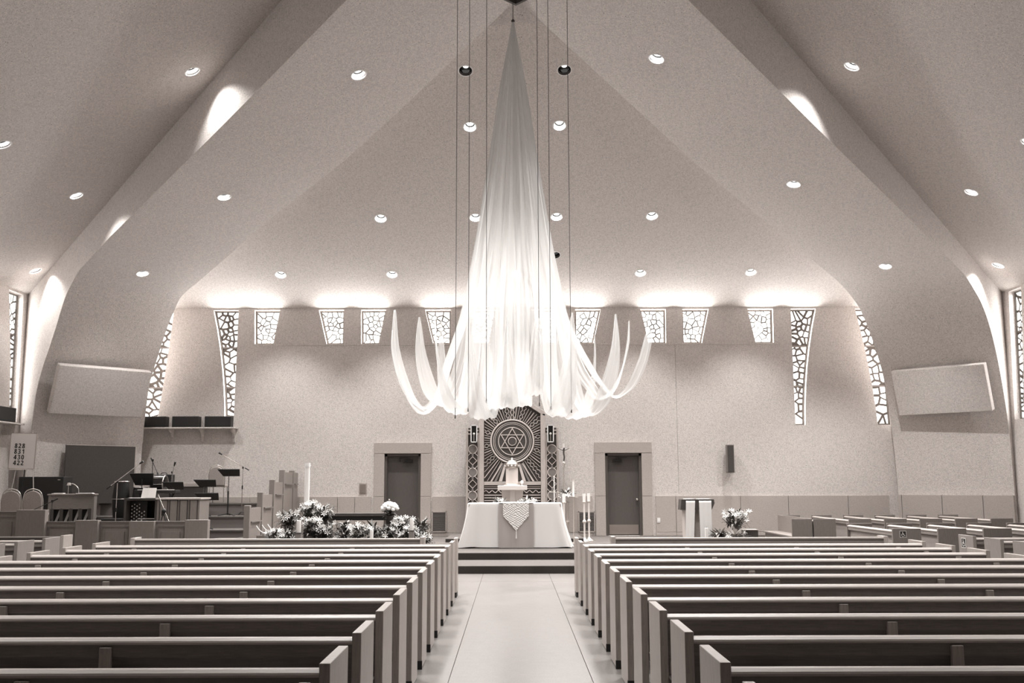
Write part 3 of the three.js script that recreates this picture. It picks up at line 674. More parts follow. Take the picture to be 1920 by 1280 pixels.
// accessibility signs
{
  const cv = document.createElement('canvas'); cv.width = cv.height = 256; const c = cv.getContext('2d');
  c.fillStyle = '#efeae6'; c.fillRect(0, 0, 256, 256); c.fillStyle = '#171312'; c.fillRect(14, 14, 228, 228);
  c.strokeStyle = '#f2eeea'; c.fillStyle = '#f2eeea'; c.lineWidth = 17; c.lineCap = 'round'; c.lineJoin = 'round';
  c.beginPath(); c.arc(112, 52, 16, 0, 7); c.fill();
  c.beginPath(); c.moveTo(112, 76); c.lineTo(116, 140); c.lineTo(168, 140); c.lineTo(190, 196); c.lineTo(208, 190); c.stroke();
  c.beginPath(); c.moveTo(114, 106); c.lineTo(158, 106); c.stroke();
  c.beginPath(); c.arc(120, 158, 54, -2.2, 0.9, true); c.stroke();
  const t = new THREE.CanvasTexture(cv); t.colorSpace = THREE.SRGBColorSpace;
  const sm = new THREE.MeshStandardMaterial({ map: t, roughness: 0.5 });
  const sign = (pos, turn, w, label) => {
    const g = thing('access_sign', label, 'sign', pos, turn);
    mesh('plate', bx(w, w, 0.004, 0, w / 2, 0.002), mat.white, g);
    const p = new THREE.PlaneGeometry(w, w); p.translate(0, w / 2, 0.0048); mesh('print', p, sm, g);
  };
  sign(V(6.87, 0.70, 17.825), 0, 0.115, 'square wheelchair sign on the end of the first transept pew');
  sign(V(6.949, 0.66, 15.62), -Math.PI / 2, 0.15, 'square wheelchair sign on the aisle end of the outer front pew by the transept');
  sign(V(-7.051, 0.58, 13.8), Math.PI / 2, 0.16, 'square wheelchair sign on the aisle end of an outer pew below the choir');
}
// =====================================================================
// DRAPE AND CABLES
// =====================================================================
{
  const CX = 0.03, CD = 15.5, g = thing('ceiling_drape', 'white sheer fabric drape hung from the crown in many looped tails', 'drape', V(CX, 2.6, CD));
  const top = 9.2 - 2.6;
  mesh('hook', [rod(P3(0, top - 0.02, 0), P3(0, 10.0 - 2.6, 0), 0.006), new THREE.SphereGeometry(0.03, 10, 8).translate(0, top, 0)], mat.cable, g);
  // [bearing, reach at the tip, tip height, lowest height, width, twist of the rising tail]; bearing 0 = lectern side, 90 = towards the altar
  const tails = [[-12, 2.14, 3.95, 2.95, 0.42, 1], [20, 2.02, 4.3, 3.0, 0.42, 1], [47, 2.05, 4.2, 2.72, 0.4, 1], [62, 2.0, 4.4, 2.8, 0.3, 1], [84, 1.9, 4.3, 2.95, 0.32, 1], [104, 1.9, 4.3, 2.9, 0.32, -1], [130, 1.95, 4.45, 2.8, 0.36, -1], [152, 1.78, 4.4, 2.9, 0.4, -1], [176, 1.9, 4.4, 2.82, 0.42, -1],
    [200, 1.95, 3.95, 2.7, 0.42, -1], [224, 1.6, 4.0, 2.72, 0.36, -1], [246, 1.5, 4.0, 2.58, 0.38, -1], [266, 1.4, 4.05, 2.74, 0.3, 1], [284, 1.4, 4.05, 2.92, 0.3, 1], [303, 1.55, 4.1, 2.62, 0.38, 1], [330, 1.75, 4.15, 2.66, 0.4, 1]];
  for (const [i, [deg, reach, tip, low, wd, tw]] of tails.entries()) {
    const a = deg * R, rad = P3(Math.cos(a), 0, -Math.sin(a)), tan = P3(Math.sin(a), 0, Math.cos(a)), k = reach / 1.9;
    const pts = [[0.01, 9.2], [0.1, 8.6], [0.2, 7.95], [0.33, 7.0], [0.48, 6.0], [0.63, 5.1], [0.82, 4.2], [1.05 * k, 3.45], [1.22 * k, low + 0.2], [1.4 * k, low], [1.6 * k, low + 0.14], [1.77 * k, low + 0.5], [1.88 * k, low + 0.95], [1.9 * k, tip]];
    const cv = new THREE.CatmullRomCurve3(pts.map(([r, y]) => P3(r, y - 2.6, 0))), NU = 56, NV = 14, pos = [], idx = [];
    const ph = rr(0, 6.28), ph2 = rr(0, 6.28), nf = 2 + (i % 2);
    for (let u = 0; u <= NU; u++) {
      const t = u / NU, c = cv.getPoint(t), tg = cv.getTangent(t), nrm = P3(-tg.y, tg.x, 0);
      const grow = Math.min(1, t / 0.42), end = Math.min(1, (1 - t) / 0.2);
      const w = Math.min(wd, 0.015 + 0.56 * c.x) * (t > 0.72 ? 1 - 0.3 * (t - 0.72) / 0.28 : 1) * (0.03 + 0.97 * Math.pow(end, 0.7));
      const tau = tw * 0.6 * Math.max(0, Math.min(1, (t - 0.72) / 0.2)), ct = Math.cos(tau), sn = Math.sin(tau);
      const fold = 0.045 * Math.sin(Math.min(1, t / 0.3) * 1.57) * (0.35 + 0.65 * end) * (1 - 0.6 * Math.max(0, Math.min(1, (t - 0.55) / 0.15)) * end);
      for (let v = 0; v <= NV; v++) {
        const q = v / NV * 2 - 1, f = fold * (Math.sin(q * Math.PI * nf + ph) * 0.7 + Math.sin(q * Math.PI * (nf * 2 + 1) + ph2 + t * 2) * 0.35);
        const h = q * w / 2, s = h * ct, off = f + h * sn * tw;
        const cr = c.x + nrm.x * off, cy = c.y + nrm.y * off + 0.02 * q * q * end;
        pos.push(rad.x * cr + tan.x * s, cy, rad.z * cr + tan.z * s);
        if (u < NU && v < NV) { const b = u * (NV + 1) + v; idx.push(b, b + 1, b + NV + 2, b, b + NV + 2, b + NV + 1); }
      }
    }
    const e = new THREE.BufferGeometry(); e.setAttribute('position', new THREE.Float32BufferAttribute(pos, 3)); e.setIndex(idx); e.computeVertexNormals();
    mesh('fabric_tail', e, mat.sheer, g);
  }
}
{ // six thin cables that come down from the crown in front of the drape
  const cab = [[-0.835, 2.62, 'outermost on the choir side'], [-0.645, 2.72, 'second on the choir side'], [-0.38, 2.85, 'innermost on the choir side'], [0.40, 2.8, 'innermost on the lectern side'], [0.57, 2.75, 'second on the lectern side'], [0.87, 2.7, 'outermost on the lectern side']];
  for (const [x, y, w] of cab) {
    const g = thing('suspension_cable', `thin dark vertical cable in front of the white drape, ${w}`, 'cable', V(x, y, 14.6), 0, 'cables in front of the drape');
    mesh('wire', rod(P3(0, 0, 0), P3(0, 10.9 - y, 0), 0.005, 6), mat.cable, g);
    mesh('end_weight', cyl(0.009, 0.009, 0.05, 0, -0.02, 0, 8), mat.cable, g);
  }
}

// =====================================================================
// SCREEN (REREDOS), TABERNACLE, ALTAR
// =====================================================================
{
  const g = thing('altar_screen', 'tall carved wooden screen with a six-pointed star and sun rays behind the altar', 'screen', V(0, 0.36, 26.62)), y = v => v - 0.36;
  // centre panel with gable
  const gable = poly([[-0.88, 0], [0.88, 0], [0.88, y(3.5)], [0.0, y(4.08)], [-0.88, y(3.5)]]);
  const b = extrude(gable, 0.05); b.translate(0, 0, 0.0); mesh('centre_board', metric(b, 'y'), mat.screenDark, g);
  const st = (x) => bx(0.125, y(3.5), 0.11, x, y(3.5) / 2, 0.055, 0.006);
  mesh('stile', st(-0.815), mat.woodLight, g); mesh('stile', st(0.815), mat.woodLight, g);
  for (const s of [-1, 1]) { const r = bx(1.06, 0.1, 0.11, 0, 0, 0, 0.006); r.rotateZ(-s * Math.atan2(0.58, 0.88)); r.translate(s * 0.44, y(3.77), 0.055); mesh('gable_rail', r, mat.woodLight, g); }
  mesh('cross_rail', bx(1.5, 0.09, 0.1, 0, y(1.665), 0.05, 0.006), mat.woodLight, g);
  mesh('base_rail', bx(1.5, 0.12, 0.1, 0, 0.06, 0.05, 0.006), mat.woodLight, g);
  // side towers
  for (const s of [-1, 1]) {
    const x = s * 1.05;
    mesh('tower_board', bx(0.36, y(3.13), 0.05, x, y(3.13) / 2, 0.025), mat.screenDark, g);
    mesh('tower_stile', bx(0.06, y(3.13), 0.08, s * 1.2, y(3.13) / 2, 0.04, 0.005), mat.wood, g);
    mesh('tower_stile', bx(0.04, y(3.0), 0.08, s * 0.9, y(3.0) / 2, 0.04, 0.005), mat.wood, g);
    for (const yy of [2.97, 3.06]) mesh('tower_slat', bx(0.3, 0.035, 0.07, x, y(yy), 0.05), mat.wood, g);
    for (const cy of [2.565, 1.955, 1.35, 0.75]) {
      const r = mesh('roundel', [new THREE.TorusGeometry(0.115, 0.012, 6, 28).translate(x, y(cy), 0.06)], mat.gilt, g);
      mesh('disc', cyl(0.11, 0.11, 0.02, 0, 0, 0, 24).rotateX(Math.PI / 2).translate(x, y(cy), 0.045), mat.grey, r);
    }
    for (const cy of [2.26, 1.65, 1.05]) {
      const dm = poly([[0, 0.12], [0.12, 0], [0, -0.12], [-0.12, 0]]); dm.holes.push(path([[0, 0.1], [0.1, 0], [0, -0.1], [-0.1, 0]]));
      const e = extrude(dm, 0.025); e.translate(x, y(cy), 0.05); mesh('diamond', e, mat.gilt, g);
      for (const q of [-1, 1]) mesh('link', bx(0.05, 0.09, 0.03, x, y(cy) + q * 0.165, 0.06), mat.grey, g);
      for (const p of [-1, 1]) for (const q of [-1, 1]) { const bar = bx(0.014, 0.15, 0.02, 0, 0, 0); bar.rotateZ(p * q * 0.78); bar.translate(x + p * 0.1, y(cy) + q * 0.16, 0.06); mesh('brace', bar, mat.gilt, g); }
    }
  }
  // sun disc
  const cy = y(2.77), ringM = (r, w, z) => new THREE.TorusGeometry(r, w, 6, 56).translate(0, cy, z);
  mesh('sun_disc', cyl(0.57, 0.57, 0.03, 0, 0, 0, 48).rotateX(Math.PI / 2).translate(0, cy, 0.06), mat.felt, g);
  for (const [r, w] of [[0.565, 0.022], [0.5, 0.01], [0.46, 0.008], [0.365, 0.014]]) mesh('sun_ring', ringM(r, w, 0.085), mat.gilt, g);
  for (let i = 0; i < 12; i++) {
    const a0 = i * 30 + 6, s = new THREE.Shape(); s.absarc(0, 0, 0.445, a0 * R, (a0 + 18) * R, false); s.absarc(0, 0, 0.39, (a0 + 18) * R, a0 * R, true);
    const e = extrude(s, 0.01); e.translate(0, cy, 0.078); mesh('dark_inlay', e, mat.black, g);
  }
  for (const f of [0, Math.PI]) {
    const tri = [0, 1, 2].map(i => [0.36 * Math.sin(f + i * 2.0944), 0.36 * Math.cos(f + i * 2.0944)]);
    const s = poly(tri); s.holes.push(path(inset(tri, 0.02))); const e = extrude(s, 0.014); e.translate(0, cy, f ? 0.088 : 0.092); mesh('star_triangle', e, mat.gilt, g);
  }
  for (let i = 0; i < 6; i++) { const a = i * 60 * R, s = poly([[0.33 * Math.sin(a), 0.33 * Math.cos(a)], [0.19 * Math.sin(a + 0.42), 0.19 * Math.cos(a + 0.42)], [0.19 * Math.sin(a - 0.42), 0.19 * Math.cos(a - 0.42)]]); const e = extrude(s, 0.008); e.translate(0, cy, 0.078); mesh('star_point', e, mat.black, g); }
  { const s = poly([0, 1, 2, 3, 4, 5].map(i => [0.175 * Math.sin(i * 60 * R + 0.5236), 0.175 * Math.cos(i * 60 * R + 0.5236)])); const e = extrude(s, 0.01); e.translate(0, cy, 0.078); mesh('hexagon', e, mat.gilt, g); }
  mesh('boss', [cyl(0.1, 0.1, 0.02, 0, 0, 0, 24).rotateX(Math.PI / 2).translate(0, cy, 0.1)], mat.darkGrey, g);
  mesh('boss_ring', new THREE.TorusGeometry(0.105, 0.012, 6, 28).translate(0, cy, 0.11), mat.gilt, g);
  // rays: straight and wavy strips from the disc to the frame
  const hitR = a => { // distance to the panel frame
    const c = Math.cos(a), s = Math.sin(a); let r = 9;
    if (Math.abs(c) > 1e-3) r = Math.min(r, 0.745 / Math.abs(c));
    if (s < 0) r = Math.min(r, (2.77 - 1.72) / -s);
    else { for (const q of [-1, 1]) { const nx = q * 0.55, ny = 0.835, k = nx * c + ny * s; if (k > 0) r = Math.min(r, (0.835 * (3.93 - 2.77)) / k); } }
    return r;
  };
  for (let i = 0; i < 72; i++) {
    const deg = i * 5 + 2.5, a = deg * R, r1 = hitR(a) - 0.01, r0 = 0.6; if (r1 - r0 < 0.05) continue;
    if (deg > 246 && deg < 294) continue;
    const kind = i % 6, at = (r, o) => P3(Math.cos(a) * r - Math.sin(a) * o, cy + Math.sin(a) * r + Math.cos(a) * o, 0.07);
    if (kind === 1 || kind === 2) {
      const n = Math.max(6, Math.round((r1 - r0) / 0.022)), pts = []; for (let k = 0; k <= n; k++) { const r = r0 + (r1 - r0) * k / n; pts.push(at(r, 0.017 * Math.sin((r - r0) * 52 + (kind === 1 ? 0 : Math.PI)))); }
      mesh('wavy_ray', tube(pts, 0.0075, n * 2, 4), mat.gilt, g);
    } else {
      const e = bx(r1 - r0, kind === 4 ? 0.02 : 0.011, 0.018, 0, 0, 0); e.rotateZ(a); const m = at((r0 + r1) / 2, 0); e.translate(m.x, m.y, m.z); mesh('ray', e, mat.gilt, g);
    }
  }
  for (const s of [-1, 1]) for (const [o, w, m] of [[0.13, 0.09, mat.gilt], [0.26, 0.06, mat.grey], [0.36, 0.05, mat.gilt]]) { // broad planks fanning below the disc
    const q = poly([[s * (0.1 + o * 0.42), cy - 0.58], [s * (0.1 + o * 0.42 + w * 0.55), cy - 0.57], [s * (0.12 + o * 1.15 + w), y(1.72)], [s * (0.12 + o * 1.15), y(1.72)]]);
    const e = extrude(q, 0.02); e.translate(0, 0, 0.055); mesh('plank', e, m, g);
  }
  for (const s of [-1, 1]) { const pts = []; for (let k = 0; k <= 24; k++) pts.push(P3(s * (0.035 + 0.022 * Math.sin(k / 24 * 6.2832 * 3.5)), y(3.36) + k / 24 * 0.5, 0.075)); mesh('wavy_ray', tube(pts, 0.009, 48, 4), mat.gilt, g); }
  { const dm = poly([[0, 0.08], [0.1, 0], [0, -0.08], [-0.1, 0]]); const e = extrude(dm, 0.03); e.translate(0, y(3.945), 0.06); mesh('diamond', e, mat.grey, g); }
  // lower panel: bars and one wave
  for (const yy of [1.58, 1.53, 1.36, 1.29, 1.22, 1.1, 1.0]) mesh('bar', bx(1.48, 0.022, 0.02, 0, y(yy), 0.062), mat.gilt, g);
  { const pts = []; for (let k = 0; k <= 60; k++) pts.push(P3(-0.74 + 1.48 * k / 60, y(1.45) + 0.03 * Math.sin(k / 60 * 6.2832 * 9), 0.066)); mesh('wave', tube(pts, 0.011, 120, 4), mat.gilt, g); }
}
for (const s of [-1, 1]) {
  const g = thing('wall_lantern', `slim box lantern on the ${s < 0 ? 'choir-side' : 'crucifix-side'} tower of the screen`, 'lantern', V(s * 1.015, 2.74, 26.53));
  mesh('case', [bx(0.022, 0.46, 0.12, -0.075, 0.23, 0.06), bx(0.022, 0.46, 0.12, 0.075, 0.23, 0.06), bx(0.17, 0.022, 0.12, 0, 0.011, 0.06), bx(0.17, 0.022, 0.12, 0, 0.45, 0.06)], mat.white, g);
  mesh('back', bx(0.13, 0.42, 0.01, 0, 0.23, 0.01), mat.black, g);
  mesh('lamp_globe', new THREE.SphereGeometry(0.03, 14, 10).translate(0, 0.23, 0.06), mat.wax, g);
  mesh('stem', cyl(0.008, 0.008, 0.18, 0, 0.02, 0.06, 8), mat.brass, g);
}
{ // tabernacle on its pedestal
  const p = thing('tabernacle_pedestal', 'pale marble pedestal with flaring stem and thick slab behind the altar', 'pedestal', V(0.0, 0.36, 25.5));
  mesh('slab', bx(0.74, 0.115, 0.6, 0, 1.195, 0, 0.01), mat.marble, p);
  const w = extrude(poly([[-0.14, 0], [0.14, 0], [0.28, 1.137], [-0.28, 1.137]]), 0.12); w.translate(0, 0, -0.06); mesh('flaring_stem', w, mat.marble, p);
  mesh('core', bx(0.13, 1.137, 0.3, 0, 0.5685, 0, 0.008), mat.marble, p);
  const t = thing('tabernacle', 'round silvery tabernacle with jewelled band and domed top on the pedestal', 'tabernacle', V(-0.01, 1.613, 25.5));
  mesh('foot', lathe([[0.001, 0], [0.2, 0], [0.2, 0.03], [0.165, 0.05], [0.001, 0.05]], 32), mat.brass, t);
  mesh('drum', cyl(0.155, 0.155, 0.4, 0, 0.05, 0, 36), mat.gilt, t);
  mesh('band', lathe([[0.155, 0.44], [0.175, 0.45], [0.178, 0.53], [0.155, 0.545]], 32), mat.steel, t);
  mesh('dome', lathe([[0.15, 0.54], [0.14, 0.58], [0.1, 0.62], [0.04, 0.645], [0.02, 0.66], [0.028, 0.685], [0.0001, 0.7]], 28), mat.brass, t);
  for (let i = 0; i < 12; i++) mesh('stud', new THREE.SphereGeometry(0.02, 8, 6).translate(Math.cos(i * 0.5236) * 0.18, 0.49, Math.sin(i * 0.5236) * 0.18), mat.chrome, t);
  const c = thing('votive_cup', 'small white votive cup beside the tabernacle', 'cup', V(0.24, 1.613, 25.4));
  mesh('cup', lathe([[0.001, 0], [0.035, 0], [0.012, 0.02], [0.012, 0.04], [0.04, 0.06], [0.042, 0.1], [0.036, 0.1]], 18), mat.white, c);
  mesh('lid', lathe([[0.036, 0.1], [0.02, 0.12], [0.0001, 0.135]], 14), mat.white, c);
}
{ // altar and its cloths
  const CX = 0.05, D = 22.4, HT = 0.955, Y0 = 0.275;
  const a = thing('altar_table', 'altar table hidden under white cloths at the head of the aisle', 'altar', V(CX, Y0, D));
  mesh('top', bx(2.02, 0.08, 0.86, 0, HT - 0.045, 0, 0.01), mat.woodLight, a); mesh('base', bx(1.7, HT - 0.085, 0.6, 0, (HT - 0.085) / 2, 0), mat.woodLight, a);
  const c = mesh('altar_cloth', clothGeo(), mat.cloth); tag(c, 'long white altar cloth falling to the floor at both ends', 'cloth'); c.position.copy(V(CX, Y0, D));
  function clothGeo() {
    const NP = 160, NR = 18, pos = [], idx = [], uv = [], hw = 1.035, hd = 0.45;
    const ring = (k, t) => { // rounded rectangle, t = 0 at the top edge, 1 at the hem
      const a = k / NP * Math.PI * 2, e = 0.16, c = Math.cos(a), s = Math.sin(a);
      const corner = Math.pow(Math.abs(Math.sin(2 * a)), 6);
      const sx = Math.sign(c) * Math.pow(Math.abs(c), e), sz = Math.sign(s) * Math.pow(Math.abs(s), e);
      const fl = t * t * 0.6 + t * 0.4, end = Math.abs(sx) > 0.985 ? 1 : 0;
      const wave = (Math.sin(k * 0.52) * 0.012 + Math.sin(k * 0.23 + 1) * 0.014) * t + corner * 0.07 * t;
      return [sx * (hw + wave + 0.22 * fl * Math.pow(Math.abs(c), 0.5)), sz * (hd + wave + 0.02 * fl)];
    };
    pos.push(0, HT + 0.006, 0); uv.push(0, 0);
    for (let r = 0; r <= NR; r++) for (let k = 0; k < NP; k++) {
      const t = Math.max(0, (r - 1) / (NR - 1)), [x, z] = ring(k, t), q = r === 0 ? 0.985 : 1;
      pos.push(x * q, r === 0 ? HT + 0.006 : HT - 0.008 - t * (HT - 0.03) + 0.008 * Math.sin(k * 0.3) * t, z * q); uv.push(x + z, t);
    }
    for (let k = 0; k < NP; k++) idx.push(0, 1 + (k + 1) % NP, 1 + k);
    for (let r = 0; r < NR; r++) for (let k = 0; k < NP; k++) { const a0 = 1 + r * NP + k, b0 = 1 + r * NP + (k + 1) % NP; idx.push(a0, b0, b0 + NP, a0, b0 + NP, a0 + NP); }
    const g = new THREE.BufferGeometry(); g.setAttribute('position', new THREE.Float32BufferAttribute(pos, 3)); g.setAttribute('uv', new THREE.Float32BufferAttribute(uv, 2)); g.setIndex(idx); g.computeVertexNormals(); return g;
  }
  // tan runner over the front, with soft waves
  const rg = new THREE.PlaneGeometry(0.76, HT - 0.02, 24, 12), p = rg.attributes.position;
  for (let i = 0; i < p.count; i++) { const x = p.getX(i), t = 0.5 - p.getY(i) / (HT - 0.02); p.setZ(i, 0.012 + 0.02 * t + 0.012 * t * Math.sin(x * 17)); }
  rg.computeVertexNormals(); rg.translate(0.03, HT / 2, 0.47);
  const r = thing('altar_runner', 'broad greyish tan runner hanging down the front of the altar', 'runner', V(CX, Y0, D)); mesh('front_fall', rg, mat.clothTan, r);
  mesh('top_strip', bx(0.76, 0.004, 0.9, 0.03, HT + 0.01, 0.02), mat.clothTan, r);
  const q = thing('altar_frontal', 'white quilted pointed frontal with a tassel hanging on the altar', 'frontal', V(CX, Y0, D));
  const sh = poly([[-0.255, HT + 0.012], [0.305, HT + 0.012], [0.305, 0.695], [0.03, 0.375], [-0.255, 0.695]]); const e = extrude(sh, 0.012); e.translate(0, 0, 0.505); mesh('panel', metric(e, 'x'), mat.quilt, q);
  mesh('top_fold', bx(0.56, 0.005, 0.95, 0.025, HT + 0.0155, 0.04), mat.quilt, q);
  mesh('tassel', [cyl(0.008, 0.008, 0.07, 0.03, 0.305, 0.512, 8), cyl(0.016, 0.008, 0.1, 0.03, 0.21, 0.512, 10)], mat.white, q);
}
// =====================================================================
// FLOWERS AND CANDLES
// =====================================================================
// one lily trumpet: six curved petals opening along +y
function lilyGeo(size) {
  const pos = [], idx = [];
  for (let i = 0; i < 6; i++) {
    const a = i * 1.0472, ca = Math.cos(a), sa = Math.sin(a), b0 = pos.length / 3;
    const pr = [[0.12, 0, 0.10], [0.3, 0.45, 0.26], [0.62, 0.85, 0.3], [1.0, 0.95, 0.2], [1.2, 0.8, 0.02]];
    for (const [r, y, w] of pr) for (const q of [-1, 0, 1]) { const rr2 = r * size, s = q * w * size * 0.55; pos.push(ca * rr2 - sa * s, (y + (q ? 0.06 : 0)) * size, sa * rr2 + ca * s); }
    for (let k = 0; k < 4; k++) for (let q = 0; q < 2; q++) { const o = b0 + k * 3 + q; idx.push(o, o + 1, o + 4, o, o + 4, o + 3); }
  }
  const g = new THREE.BufferGeometry(); g.setAttribute('position', new THREE.Float32BufferAttribute(pos, 3)); g.setIndex(idx); g.computeVertexNormals(); return g;
}
const lilyProto = lilyGeo(0.062);
function leafGeo(len, w, droop) {
  const pos = [], idx = [];
  for (let k = 0; k <= 4; k++) { const t = k / 4, ww = w * Math.sin(Math.PI * Math.min(1, t * 0.92 + 0.08)), y = len * t * (1 - droop * t), x = len * t * droop; pos.push(x, y, -ww, x, y - 0.004, 0, x, y, ww); }
  for (let k = 0; k < 4; k++) for (let q = 0; q < 2; q++) { const o = k * 3 + q; idx.push(o, o + 1, o + 4, o, o + 4, o + 3); }
  const g = new THREE.BufferGeometry(); g.setAttribute('position', new THREE.Float32BufferAttribute(pos, 3)); g.setIndex(idx); g.computeVertexNormals(); return g;
}
function turnTo(g, yaw, tilt, x, y, z) { g.rotateZ(-tilt); g.rotateY(yaw); g.translate(x, y, z); return g; }
const potGeo = lathe([[0.001, 0], [0.075, 0], [0.1, 0.15], [0.108, 0.15], [0.108, 0.17], [0.001, 0.165]], 18);
// a potted lily: leafy stems and a crown of blossoms
function lily(x, d, y0, h, spread, nFlower, nLeaf, label, { group = 'lilies of the flower bank', pot = true, leafM = mat.leaf, size = 1, ground = y0 } = {}) {
  const g = thing('potted_lily', label, 'flowers', V(x, y0, d), 0, group);
  if (pot) mesh('pot', potGeo, mat.grey, g);
  const lv = [], lp = [], fl = [];
  for (let i = 0; i < nLeaf * 2; i++) {
    const a = rr(0, 6.28), e = leafGeo(rr(0.16, 0.34), rr(0.014, 0.032), rr(0.2, 0.7)), r = rr(0, spread * 0.45);
    turnTo(e, a, rr(0.3, 1.2), Math.cos(a) * r, rr(0.16, h * 0.9), -Math.sin(a) * r); (rnd() < 0.8 ? lv : lp).push(e);
  }
  for (let i = 0; i < nFlower; i++) {
    const a = i / nFlower * 6.28 + rr(-0.4, 0.4), r = spread * Math.sqrt(rr(0.08, 1)), tilt = rr(0.5, 1.35), yy = h * rr(0.72, 1.08) - r * 0.25;
    const e = lilyProto.clone(); e.scale(size, size, size);
    const yaw = rnd() < 0.6 ? rr(-2.4, -0.7) : a; // most heads look out over the pews
    turnTo(e, yaw, tilt, Math.cos(a) * r, yy, -Math.sin(a) * r); fl.push(e);
    lv.push(rod(P3(Math.cos(a) * r * 0.3, 0.12, -Math.sin(a) * r * 0.3), P3(Math.cos(a) * r, yy, -Math.sin(a) * r), 0.005, 4));
  }
  mesh('foliage', lv, leafM, g); if (lp.length) mesh('pale_leaves', lp, mat.leafPale, g);
  if (fl.length) mesh('blossoms', fl, mat.petal, g);
  return g;
}
// a mop of small round florets on a dark bush
function mophead(x, d, y0, r, h, label, group) {
  const g = thing('hydrangea_pot', label, 'flowers', V(x, y0, d), 0, group);
  mesh('pot', potGeo, mat.darkGrey, g);
  const lv = [], fl = [];
  for (let i = 0; i < 46; i++) { const a = rr(0, 6.28); lv.push(turnTo(leafGeo(rr(0.1, 0.2), rr(0.025, 0.045), rr(0.2, 0.6)), a, rr(0.3, 1.2), Math.cos(a) * 0.04, rr(0.14, h * 0.8), -Math.sin(a) * 0.04)); }
  lv.push(rod(P3(0, 0.1, 0), P3(0, h * 0.9, 0), 0.03, 6));
  for (let i = 0; i < 26; i++) { const u = i / 26, ph = Math.acos(1 - 1.15 * u), a = i * 2.399; const e = new THREE.IcosahedronGeometry(r * rr(0.26, 0.36), 1); e.scale(1, 0.85, 1); e.translate(Math.sin(ph) * Math.cos(a) * r, h + Math.cos(ph) * r * 0.8, Math.sin(ph) * Math.sin(a) * r); fl.push(e); }
  mesh('foliage', lv, mat.leaf, g); mesh('florets', fl, mat.petal, g);
}
function candle(x, d, y0, r, h, label, standTo) {
  const g = thing('pillar_candle', label, 'candle', V(x, y0, d));
  mesh('wax', lathe([[0.0001, 0], [r, 0], [r, h - 0.006], [r - 0.008, h], [0.01, h - 0.006], [0.0001, h - 0.006]], 20), mat.wax, g);
  mesh('wick', cyl(0.003, 0.003, 0.03, 0, h - 0.008, 0, 6), mat.black, g);
  if (standTo !== undefined) {
    const s = thing('candle_stand', `dark block stand under the ${label}`, 'stand', V(x, standTo, d));
    mesh('block', bx(r * 2.6, y0 - standTo - 0.012, r * 2.6, 0, (y0 - standTo) / 2 - 0.006, 0, 0.008), mat.grey, s); mesh('plate', bx(r * 3, 0.012, r * 3, 0, y0 - standTo - 0.006, 0), mat.darkGrey, s);
  }
}
const GF = 0.275;   // chancel floor
